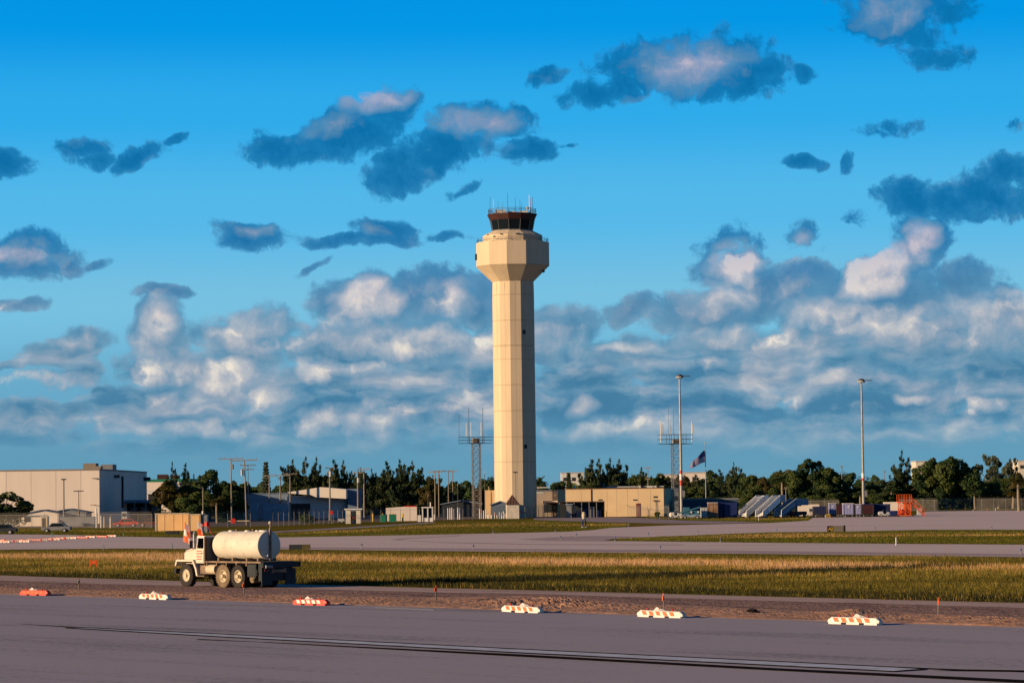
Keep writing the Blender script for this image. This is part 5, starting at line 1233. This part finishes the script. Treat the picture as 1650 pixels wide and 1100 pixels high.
# weathered marker on blue legs near the tower road
p = gp(941, 849.5); sc = scl(p); t = thing('equipment_stand', 'tan headed equipment stand on dark blue legs beside the tower road', 'equipment stand', p, .3); H = 25/sc
for x in (-.18, .24): addbox(t, 'leg', m_navy, x - .08, x + .08, -.08, .08, .12, H*.5); 
for x in (-.18, .24): b = MB(); b.box(x - .14, x + .14, -.15, .15, 0, .15); b.build('foot', m_white, t, bevel=.03)
addbox(t, 'bracket', m_bluegrey, -.16, .22, -.1, .1, H*.45, H*.56)
b = MB(); b.lathe([(.12, H*.54), (.26, H*.58), (.25, H*.68), (.30, H*.72), (.30, H*.84), (.22, H*.88), (.26, H*.95), (.16, H)], 10); b.build('head', m_rim, t)

# ------------------------------------------------------------------ left side clutter
def trailer(px0, px1, ptop, pyb, D, label, z0f, cat='trailer', base=None):
    p = at(px0, D); s = D / FPX; w = (px1 - px0) * s; h = zof(px0, ptop, D); z0 = zof(px0, pyb, D); t = thing('box_trailer', label, cat, p)
    addbox(t, 'body', mat('tan_container', (.95, .58, .26), .7, .1, .6), 0, w, 0, 2.4, max(z0, .1), h)
    b = MB(); b.box(-.04, w + .04, -.05, 2.45, h - .12, h + .02); b.build('roof_rim', m_rim, t)
    for k in range(int(w / 1.2) + 1): addbox(t, 'rib', m_rim if k == 0 else mat('tan_container', (0, 0, 0)), min(k*1.2, w - .1), min(k*1.2, w - .1) + .07, -.03, .0, max(z0, .1), h - .1)
    return t, w, h, z0
t, w, h, z0 = trailer(250, 304, 827, 855, 397, 'long tan container body on a short dark base in front of the green trees', 0)
s = 397 / FPX; addbox(t, 'base', m_dark, 17*s, 37*s, .3, 2.0, 0, max(z0, .1)); addbox(t, 'edge_plate', m_rim, 0, .2, -.06, .0, max(z0, .1), h - .1)
t, w, h, z0 = trailer(305.5, 323, 828, 855, 394, 'short tan container with darker right end beside the long tan container', 0)
addbox(t, 'end_wall', m_grey, w + .01, w + .9, .2, 2.2, .3, h - .1)
for k in (0, 1): b = MB(); b.cyl((w*.3 + k*1.0, .1, .35), (w*.3 + k*1.0, .35, .35), .35, .35, 12); b.build('wheel', m_tyre, t)
def post(px, py0, py1, m, label, r=.11, grp='bollards', name='bollard', cap=None):
    p = gp(px, py1); h = (py1 - py0) / scl(p); t = thing(name, label, 'bollard', p, 0, grp); b = MB(); b.cyl((0, 0, 0), (0, 0, h), r, r, 8); b.sphere((0, 0, h), r, 8, 5); b.build('post', m, t)
    if cap: b = MB(); b.cyl((0, 0, h*.7), (0, 0, h*.92), r*1.06, r*1.06, 8); b.build('band', cap, t)
# guard booth, bins, barrier
D = 520; t = thing('guard_booth', 'cream open guard booth with flat white roof and two wide pillars', 'guard booth', at(557, D)); s = D/FPX; h = zof(566, 821, D)
addbox(t, 'pillar', m_dirtywhite, 0, 8*s, 0, 1.6, 0, h); addbox(t, 'pillar', m_dirtywhite, 17*s, 24*s, 0, 1.6, 0, h); addbox(t, 'roof', m_white, -2*s, 27*s, -.3, 1.9, h, h + .22); addbox(t, 'back_wall', m_lgrey, 8*s, 17*s, 1.3, 1.5, 0, h*.9); addbox(t, 'counter', m_dred, 8*s, 17*s, .1, .5, h*.35, h*.5)
t = thing('service_cart', 'pale grey low cart left of the guard booth', 'cart', at(545, 525)); addbox(t, 'body', m_lgrey, 0, 1.1, 0, .9, .25, .85)
for x in (.2, .9): b = MB(); b.cyl((x, -.05, .2), (x, .1, .2), .2, .2, 10); b.build('wheel', m_tyre, t)
for px in (601, 617, 633, 649): post(px, 828, 840, m_yellow, 'yellow bollard in the row between the guard booth and the open white booth', .14)
for px in (612, 627): 
    t = thing('waste_bin', 'green waste bin behind the yellow bollards', 'waste bin', at(px, 545), 0, 'green bins'); addbox(t, 'body', m_green, 0, 1.3, 0, 1.1, 0, 1.3); addbox(t, 'lid', m_dark, -.04, 1.34, -.04, 1.14, 1.3, 1.38)
t = thing('low_wall', 'long pinkish grey wall with sloping top behind the yellow bollards', 'wall', at(622, 560)); s = 560/FPX
b = MB(); b.prism([(0, 0), (50*s, 0), (50*s, zof(672, 814.5, 560)), (0, zof(622, 818, 560))], 0, .4); b.build('wall', m_cream, t); addbox(t, 'coping', m_red, 30*s, 49*s, -.08, .45, zof(660, 815, 560) - .12, zof(660, 815, 560) + .06)
t = thing('entry_booth', 'small open white framed booth with dark glass left of the bollards', 'booth', at(680, 540)); s = 540/FPX; h = zof(688, 818, 540)
for x in (0, 8.4, 16): addbox(t, 'frame', m_white, x*s, x*s + .22, 0, .22, 0, h)
addbox(t, 'roof', m_white, -.1, 18.5*s, -.1, 1.8, h, h + .2); addbox(t, 'glass', m_glass, .22, 16*s, .3, .4, .8, h); addbox(t, 'lower_panel', m_white, .22, 16*s, .1, .3, 0, .7); b = MB(); b.cyl((14*s, .5, h), (14*s, .5, h + 1.0), .12, .12, 8); b.build('stack', m_white, t)
addbox(t, 'side_bin', m_white, -.8, -.2, 0, .5, 0, 1.2); addbox(t, 'side_bin', m_white, 19*s, 21*s, 0, .5, .3, 1.3)
r_ = random.Random(9)
for px in (722, 725.5, 728.5, 731.5, 738, 741): post(px, 818 + r_.uniform(0, 2), 836.5, m_cream, 'pale bollard in the cluster left of the lattice tower', .12)
for i, px in enumerate((773, 776, 779.5, 783, 786, 788.5, 792, 797.5, 801, 805, 808.5, 811.5, 814)):
    post(px, (819, 821, 823, 820, 825, 828, 830, 826, 830, 825, 827, 824, 827)[i], 835.3, (m_cream, m_white)[i % 2] if i % 3 else m_bwhite, 'white bollard in the crowd around the kiosk at the tower foot', .10 + .03*(i in (5, 6)), cap=m_red if i % 3 == 1 else None)
for px in (838.5, 842.5, 846.5): post(px, 822 + (px - 838)*.3, 835, m_white, 'white bollard with red band right of the kiosk', .11, cap=m_red)
post(976, 824, 832.6, m_yellow, 'yellow bollard at the right end of the dark enclosure', .16, 'single yellow bollard')
D = 500
t = thing('stop_sign', 'small red round sign on a post in front of the left fence', 'sign', at(534, 525)); b = MB(); b.cyl((0, 0, 0), (0, 0, 1.9), .05, .05, 6); b.build('post', m_wood, t); b = MB(); b.cyl((0, -.06, 1.95), (0, -.02, 1.95), .36, .36, 8); b.build('panel', m_red, t)
t = thing('gate_barrier', 'striped gate arm with big red disc above the tank truck', 'barrier', at(376, 478)); s = 478/FPX; addbox(t, 'arm', m_rim, -8*s, 26*s, -.05, .05, 1.0, 1.14); b = MB(); b.cyl((0, -.12, 1.08), (0, -.06, 1.08), .42, .42, 16); b.build('disc', m_red, t)
for x in (-7*s, 24*s): addbox(t, 'post', m_dark, x, x + .12, -.05, .05, 0, 1.0)
b = MB(); p = at(330, 500); t = thing('gas_light', 'pale lamp head on a dark post between tan container and trees', 'lamp', at(327, 545)); b.cyl((0, 0, 0), (0, 0, 1.7), .1, .08, 6); b.build('post', m_dark, t); b = MB(); b.cyl((0, 0, 1.7), (0, 0, 2.4), .22, .2, 8); b.build('lamp_head', m_white, t)
for i, px in enumerate((163, 168, 178)): post(px, 832 + i, 850, (m_white, m_tan, m_cream)[i], 'pale post standing behind the fence at the warehouse corner', .12, 'pale posts', 'post')
post(155.5, 819, 850, m_white, 'tall white post in front of the warehouse corner', .13, 'tall white post', 'post')
# cars
def car(px, py, L, m, label, rz=0, low=False, pickup=False):
    p = gp(px, py); t = thing('parked_car', label, 'car', p, rz); W = 1.75
    b = MB(); h = 1.42
    b.prism([(0, .35), (.05, .72), (L*.24, .86), (L*.36, h), (L*.72, h), (L*.88, .92), (L, .82), (L, .38)], 0, W); b.build('body', m, t, bevel=.03)
    g_ = MB(); g_.prism([(L*.28, .9), (L*.375, h - .08), (L*.71, h - .08), (L*.83, .92)], -.012, W + .012); g_.build('window', m_glass, t)
    g_ = MB(); g_.face([(L*.245, .12, .885), (L*.245, W - .12, .885), (L*.35, W - .15, h - .05), (L*.35, .15, h - .05)]); g_.build('windshield', m_glass, t, fix=False)
    for x in (L*.19, L*.8):
        for y in (.0, W): b = MB(); b.cyl((x, y - .1, .32), (x, y + .1, .32), .32, .32, 14); w_ = b.build('wheel', m_tyre, t); b = MB(); b.cyl((x, y - .11, .32), (x, y + .11, .32), .17, .17, 10); b.build('rim', m_lgrey, w_)
    for y in (.25, W - .25): b = MB(); b.box(-.02, .04, y - .12, y + .12, .6, .7); b.build('headlight', m_white, t)
    return t
car(-24, 861, 4.4, m_dark, 'dark car at the left edge below the dark tree')
car(66, 858, 4.3, m_grey, 'low grey car in the shadow in front of the left fence')
car(182, 849, 4.3, m_red, 'red car behind the fence right of the warehouse corner'); car(222, 848.6, 4.2, m_dred, 'dark red car partly hidden by the long tan container')
for px, mm, lab in ((196, m_lgrey, 'pale van in front of the loading dock'),): 
    t = thing('delivery_van', lab, 'van', at(px, 560)); addbox(t, 'body', mm, 0, 1.0, 0, 4, .4, 2.4); addbox(t, 'window', m_glass, .1, .9, -.02, .02, 1.5, 2.1)
    for x in (.05, .75): addbox(t, 'wheel', m_tyre, x, x + .2, .4, 1.0, 0, .6)

# ------------------------------------------------------------------ ground service vehicles, right
def cart_wheels(t, xs, y0, y1, r=.2, z=None):
    for x in xs:
        for y in (y0, y1): b = MB(); b.cyl((x, y - .06, r), (x, y + .06, r), r, r, 12); w_ = b.build('wheel', m_tyre, t); b = MB(); b.cyl((x, y - .07, r), (x, y + .07, r), r*.5, r*.5, 8); b.build('rim', m_lgrey, w_)
m_navyc = mat('navy_curtain', (0.010, 0.018, 0.075), 0.8, 0.25, 1.5); m_maroonc = mat('maroon_curtain', (0.055, 0.012, 0.018), 0.8, 0.25, 1.5); m_lilacc = mat('lilac_curtain', (0.30, 0.30, 0.52), 0.7, 0.1, 1.5)  # curtain colours darkened for the shade on the cart fronts
def bag_cart(px0, px1, ptop, D, m, label, roof=m_lgrey, front=None, rz=0, panel=None, group='covered baggage carts'):
    s = D/FPX; W = (px1 - px0)*s; h = zof(px0, ptop, D); t = thing('baggage_cart', label, 'baggage cart', at(px0, D), rad(rz), group); dp = 2.3
    addbox(t, 'chassis', m_dark, 0, W, .1, dp, .28, .44)
    for x in (.0, W - .1):
        for y in (.05, dp - .12): addbox(t, 'post', m_dsteel, x, x + .1, y, y + .1, .44, h - .1)
    addbox(t, 'roof', roof, -.05, W + .05, -.03, dp + .05, h - .1, h)
    # curtains drawn on the sides, softly pleated
    b = MB(); n = max(6, int(W*6)); top = [(x*(W-.2)/n + .1, .08 + .008*math.sin(x*1.9)) for x in range(n+1)]
    for (a, c) in zip(top, top[1:]): b.face([(a[0], a[1], .5), (c[0], c[1], .5), (c[0], c[1], h - .12), (a[0], a[1], h - .12)])
    b.build('curtain', m, t, fix=False)
    addbox(t, 'end_wall', m, W - .03, W - .0, .2, dp - .15, .46, h - .12); addbox(t, 'end_wall', m, .01, .03, .2, dp - .15, .46, h - .12); addbox(t, 'back_wall', m, .1, W - .1, dp - .1, dp - .06, .46, h - .12)
    if panel: addbox(t, 'reflector', panel, W*.4, W*.6, -.02, .02, h*.72, h*.8)
    cart_wheels(t, (.3, W - .3), .15, dp - .1); b = MB(); b.bar((W*.5, .1, .35), (W*.5, -.7, .25), .07); b.build('tow_bar', m_dsteel, t)
    return t
def container(px0, px1, ptop, D, m, label, pz=.3, top=None, group=None):
    s = D/FPX; W = (px1 - px0)*s; h = zof(px0, ptop, D); t = thing('cargo_container', label, 'container', at(px0, D), 0, group); dp = 2.2
    b = MB(); b.box(0, W, 0, dp, pz, h); b.build('body', m, t, bevel=.04)
    n = max(2, int(W/.8))
    for k in range(n + 1): addbox(t, 'rib', m, k*(W - .08)/n, k*(W - .08)/n + .08, -.035, -.002, pz + .05, h - .05)
    addbox(t, 'dolly', m_dark, -.05, W + .05, 0, dp, pz - .12, pz - .005)
    if top: addbox(t, 'lid', top, -.03, W + .03, -.05, dp + .03, h + .002, h + .09)
    cart_wheels(t, (.25, W - .25), .2, dp - .2, min(.17, pz*.6)); return t
def tug(px, D, m, label, rz=0, flip=1):
    t = thing('baggage_tug', label, 'tug', at(px, D), rad(rz)); 
    b = MB(); b.prism([(0, .3), (0, .95), (.25, 1.08), (1.0, 1.12), (1.15, .62), (1.9, .62), (1.95, .95), (2.5, .98), (2.6, .8), (2.6, .3)], 0, 1.3); b.build('body', m, t, bevel=.05)
    addbox(t, 'seat', m_dark, 1.45, 1.85, .3, 1.0, .62, .82); addbox(t, 'seat_back', m_dark, 1.8, 1.92, .3, 1.0, .8, 1.3); b = MB(); b.bar((1.0, .65, 1.1), (1.25, .65, 1.35), .05); b.cyl((1.22, .65, 1.34), (1.28, .65, 1.39), .2, .2, 12); b.build('steering_wheel', m_dark, t)
    for x in (.1, 2.5): addbox(t, 'bumper', m_dark, x - .16, x + .1, .1, 1.2, .3, .45)
    for y in (.3, 1.0): b = MB(); b.sphere((-.02, y, .8), .1, 8, 5); b.build('headlight', m_white, t)
    cart_wheels(t, (.5, 2.1), .05, 1.25, .3); return t
tg = tug(1080.5, 527, m_bwhite, 'white baggage tug beside the foot of the banded light mast', 8); tg.scale = (.66, .9, 1.12)
# flat dolly left of the tug
t = thing('flat_dolly', 'low dark flat dolly left of the white tug', 'dolly', at(1060, 530)); addbox(t, 'bed', m_dark, 0, 2.2, 0, 1.5, .35, .5); addbox(t, 'end_rail', m_dark, 0, .08, 0, 1.5, .5, 1.0); cart_wheels(t, (.3, 1.9), .1, 1.4)
# belt loader
t = thing('belt_loader', 'pale blue belt loader in shadow right of the white tug', 'belt loader', at(1098, 527)); m_tealp = mat('teal_blue_paint', (.05, .16, .24), .5, .15, 1)
b = MB(); b.box(0, 3.4, 0, 1.8, .35, .75); b.build('body', m_bluegrey, t, bevel=.04)
addbox(t, 'cab', m_tealp, .4, 1.5, .3, 1.6, .75, 2.1); addbox(t, 'engine_cover', m_tealp, 1.7, 3.2, .2, 1.6, .75, 1.5)
b = MB(); b.poly([(-.2, .2, 1.0), (3.4, .2, 2.0), (3.4, .2, 2.25), (-.2, .2, 1.25), (-.2, 1.0, 1.0), (3.4, 1.0, 2.0), (3.4, 1.0, 2.25), (-.2, 1.0, 1.25)], [(0,1,2,3),(7,6,5,4),(0,4,5,1),(1,5,6,2),(2,6,7,3),(3,7,4,0)]); b.build('belt', m_tealp, t)
for x in (1.75, 3.0): b = MB(); b.cyl((x, -.02, 1.25), (x, .12, 1.25), .17, .17, 12); b.build('lamp', m_white, t)
cart_wheels(t, (.6, 2.8), .0, 1.7, .34)
container(1130, 1140, 817.5, 530, m_lgrey, 'small pale grey wheeled bin left of the rusty container', .25)
container(1141.5, 1156.5, 810, 530, m_rust, 'rusty brown and grey cargo container with white lid', .25, m_white)
container(1157.5, 1166, 809, 532, m_navy, 'narrow navy container touching the rusty container', .22)
container(1167, 1188, 809.5, 531, m_navy, 'wide dark navy container just left of the first stair truck', .3)
m_panel = mat('stair_side_panel', (1.0, 1.0, 1.0), .45, .08, 1); m_panelb = mat('blue_stair_panel', (0.09, 0.22, 0.38), .45, .1, 1)
def stair_truck(px, D, rise, label, box, rz=47, run=4.9, W=1.75, pl=1.5, panel=None):
    t = thing('stair_truck', label, 'stair truck', at(px, D), rad(rz)); panel = panel or m_panel
    n = 14; z0 = .35
    b = MB()
    for k in range(n): b.box(k*run/n, (k+1)*run/n + .03, -W + .1, -.1, z0 + k*(rise - z0)/n - .02, z0 + (k+1)*(rise - z0)/n)
    b.build('steps', m_lgrey, t)
    for y0, y1 in ((-.1, -.02), (-W + .02, -W + .1)):
        b = MB(); b.prism([(-.1, z0 - .12), (.05, z0 + .95), (run, rise + .95), (run + pl, rise + .95), (run + pl, rise - .25), (run + .1, rise - .25), (.35, z0 - .12)], y0, y1); b.build('side_panel', panel, t)
        b = MB()
        q = (y0 + y1)/2; b.bar((.0, q, z0 + 1.08), (run, q, rise + 1.08), .09); b.bar((run, q, rise + 1.08), (run + pl, q, rise + 1.08), .09); b.bar((0, q, z0 + 1.08), (-.12, q, z0 - .2), .11)
        b.build('handrail', m_bwhite, t)
        b = MB(); b.prism([(.2, z0 + .30), (run, rise + .30), (run, rise + .38), (.2, z0 + .38)], y0 - .03, y1 + .03); b.build('panel_trim', m_white, t)
    addbox(t, 'platform', m_dsteel, run, run + pl, -W, 0, rise - .2, rise - .02); addbox(t, 'front_panel', box, run + pl - .06, run + pl + .02, -W + .1, -.1, rise, rise + 1.0)
    addbox(t, 'side_box', box, run + .15, run + pl - .1, -W - .06, -W - .005, rise + .05, rise + 1.05)
    b = MB(); b.box(.5, run + pl + .3, -W + .1, -.1, .42, .68); b.build('chassis', m_dark, t)
    for x in (1.6, run - .4):
        for y in (-W + .25, -.25): b = MB(); zz = z0 + (rise - z0)*x/run - .2; b.bar((x, y, .6), (x, y, zz), .1); b.build('support', m_dsteel, t)
    b = MB(); b.bar((1.8, -W + .25, .7), (run + .8, -W + .25, rise - .2), .1); b.bar((1.8, -.25, .7), (run + .8, -.25, rise - .2), .1); b.build('lift_arm', m_dsteel, t)
    cart_wheels(t, (1.0, run + .6), -W + .08, -.08, .36)
    return t
def zrise(px, ptop, D): return zof(px, ptop, D) - 1.08
stair_truck(1191, 531, zrise(1235, 797.5, 533), 'leftmost of the three stair trucks, pale blue side panels', m_panel)
stair_truck(1217.5, 528, zrise(1262, 797, 533), 'middle stair truck with brighter blue side panels and platform box', m_bluegrey)
t3 = stair_truck(1247.5, 529, zrise(1280, 803, 533), 'rightmost stair truck with darker blue panels and long deep-blue platform', m_panelb, run=4.2, panel=m_panelb)
addbox(t3, 'platform_side', m_panelb, 4.1, 7.6, -1.85, -1.8, zrise(1280, 803, 533) - .1, zrise(1280, 803, 533) + 1.0)
b = MB(); b.box(2.5, 7.4, -1.7, -.1, .5, 1.1); b.build('chassis', m_dark, t3, bevel=.05); cart_wheels(t3, (6.6,), -1.7, -.1, .42)
b = MB(); b.cyl((3.2, -1.85, .75), (3.2, -1.75, .75), .18, .18, 10); b.build('lamp', m_red, t3)
tug(1268, 545, m_dark, 'dark tractor parked under the rightmost stair truck platform', 20)
t = thing('service_cart', 'small white and tan service cart left of the navy cart', 'cart', at(1300, 545)); addbox(t, 'bed', m_dirtywhite, 0, 1.2, 0, 1.2, .3, .6); addbox(t, 'cab', m_lgrey, .4, 1.1, .1, 1.1, .6, 1.6); addbox(t, 'window', m_dark, .5, 1.0, .07, .1, 1.0, 1.4); cart_wheels(t, (.25, .95), .05, 1.1, .2)
bag_cart(1311.5, 1332, 815.5, 530, m_navyc, 'navy curtained baggage cart right of the small white and tan cart', m_navy, group=None)
t = thing('yellow_chock_rack', 'low yellow and black equipment rack in front of the navy carts', 'rack', at(1330.5, 523)); 
for x in (0, .35, .7): addbox(t, 'frame', m_yellow, x, x + .1, 0, .5, 0, .65)
addbox(t, 'shelf', m_yellow, 0, .8, 0, .5, .55, .65); addbox(t, 'tray', m_dark, .1, .7, .05, .45, .15, .4)
bag_cart(1337, 1348, 810, 540, m_lilacc, 'narrow pale lilac baggage cart behind the yellow rack', m_lgrey, panel=m_bwhite, group=None)
bag_cart(1348.5, 1358, 811.5, 545, m_maroonc, 'dark red curtained cart squeezed between two lilac carts', m_dark, group=None)
bag_cart(1359.5, 1376, 810.5, 527, m_lilacc, 'widest pale lilac baggage cart with white roof and reflector', m_white, panel=m_bwhite, group=None)
bag_cart(1377.5, 1388, 811.5, 527, m_lilacc, 'pale lilac baggage cart directly right of the widest lilac one', m_lgrey, panel=m_bwhite, group=None)
bag_cart(1389, 1408, 811.5, 532, m_maroonc, 'long dark maroon curtained baggage cart right of the lilac carts', m_navy, group=None)
bag_cart(1408.8, 1435, 811.8, 533, m_navyc, 'longest navy curtained baggage cart right of the maroon cart', m_navy, group=None)
tug(1416.5, 522, m_lgrey, 'pale grey tug in front of the longest navy cart', 0).scale = (.72, 1, .9)
container(1436, 1452, 822.5, 528, m_navy, 'low navy crate beside the orange work platform', .2)
# orange work platform
D = 523; s = D/FPX; t = thing('work_platform', 'bright orange wheeled work platform with stairs down to the right', 'work platform', at(1450.5, D), rad(4)); w = 17*s; h = zof(1458, 796.5, D); zf = zof(1458, 808, D)
b = MB(); b.box(-.2, w + .2, -.3, 1.9, .12, .34); b.build('base_frame', m_orange, t, bevel=.03)
for x in (0, w*.5, w):
    for y in (0, 1.6): addbox(t, 'post', m_orange, x - .07, x + .07, y - .07, y + .07, .34, zf)
addbox(t, 'deck', m_orange, -.25, w + .25, -.15, 1.75, zf - .1, zf + .04)
b = MB()
for y in (0, 1.6):
    for (x0, x1, z0_, z1_) in ((0, w*.5, .4, zf*.5), (w*.5, 0, .4, zf*.5), (w*.5, w, .4, zf*.5), (w, w*.5, .4, zf*.5), (0, w*.5, zf*.5, zf), (w*.5, 0, zf*.5, zf), (w*.5, w, zf*.5, zf), (w, w*.5, zf*.5, zf)): b.bar((x0, y, z0_), (x1, y, z1_), .11)
    b.bar((0, y, zf*.5), (w, y, zf*.5), .11)
b.build('brace', m_orange, t)
for y in (-.1, 1.7):
    b = MB()
    for z in (.45, .85, h - zf): b.bar((-.2, y, zf + z), (w + .2, y, zf + z), .09)
    for x in (-.2, w*.33, w*.66, w + .2): b.bar((x, y, zf), (x, y, h), .09)
    b.build('railing', m_orange, t)
b = MB(); L = 22*s
for k in range(10): b.box(w + .2 + k*L/10, w + .2 + (k+1)*L/10, .1, 1.3, zf - (k+1)*zf/10.5 - .04, zf - (k+1)*zf/10.5 + .04)
for y in (.05, 1.35): b.bar((w + .15, y, zf), (w + .2 + L, y, .2), .16)
b.build('steps', m_orange, t)
for y in (.05, 1.35):
    b = MB(); b.bar((w + .2, y, zf + .95), (w + .2 + L, y, 1.1), .08); b.bar((w + .2, y, zf + .5), (w + .2 + L, y, .65), .06)
    for k in range(4): u = k/3; b.bar((w + .2 + L*u, y, zf*(1 - u) + .15), (w + .2 + L*u, y, zf*(1-u) + .95 + .15*u), .07)
    b.build('railing', m_orange, t)
b = MB(); b.box(w*.2, w*.8, .2, 1.4, .4, 1.3); b.build('hydraulic_unit', m_red, t)
b = MB(); b.cyl((w*.5, .8, 1.2), (w*.5, .8, zf), .16, .16, 10); b.build('lift_column', m_orange, t)
cart_wheels(t, (.2, w - .2), -.25, 1.85, .16)
t = thing('foam_box', 'pale equipment box on the long flat dolly at the far side of the orange stairs', 'box', at(1478, 560)); addbox(t, 'case', m_lgrey, 0, .9, 0, .6, 0, 1.1); addbox(t, 'lid', m_white, -.03, .93, -.03, .63, 1.1, 1.2)
# loose clods at the pavement edge
p = gp(1213, 990); t = thing('asphalt_lump', 'dark lump of broken asphalt at the pavement edge between two barricades', 'rubble', p); b = MB(); b.sphere((0, 0, .10), .22, 9, 6, (1.2, .8, .75)); o = b.build('lump', M_BLK, t)
for v in o.data.vertices: v.co += Vector((random.uniform(-.04, .04), random.uniform(-.04, .04), random.uniform(-.03, .03)))
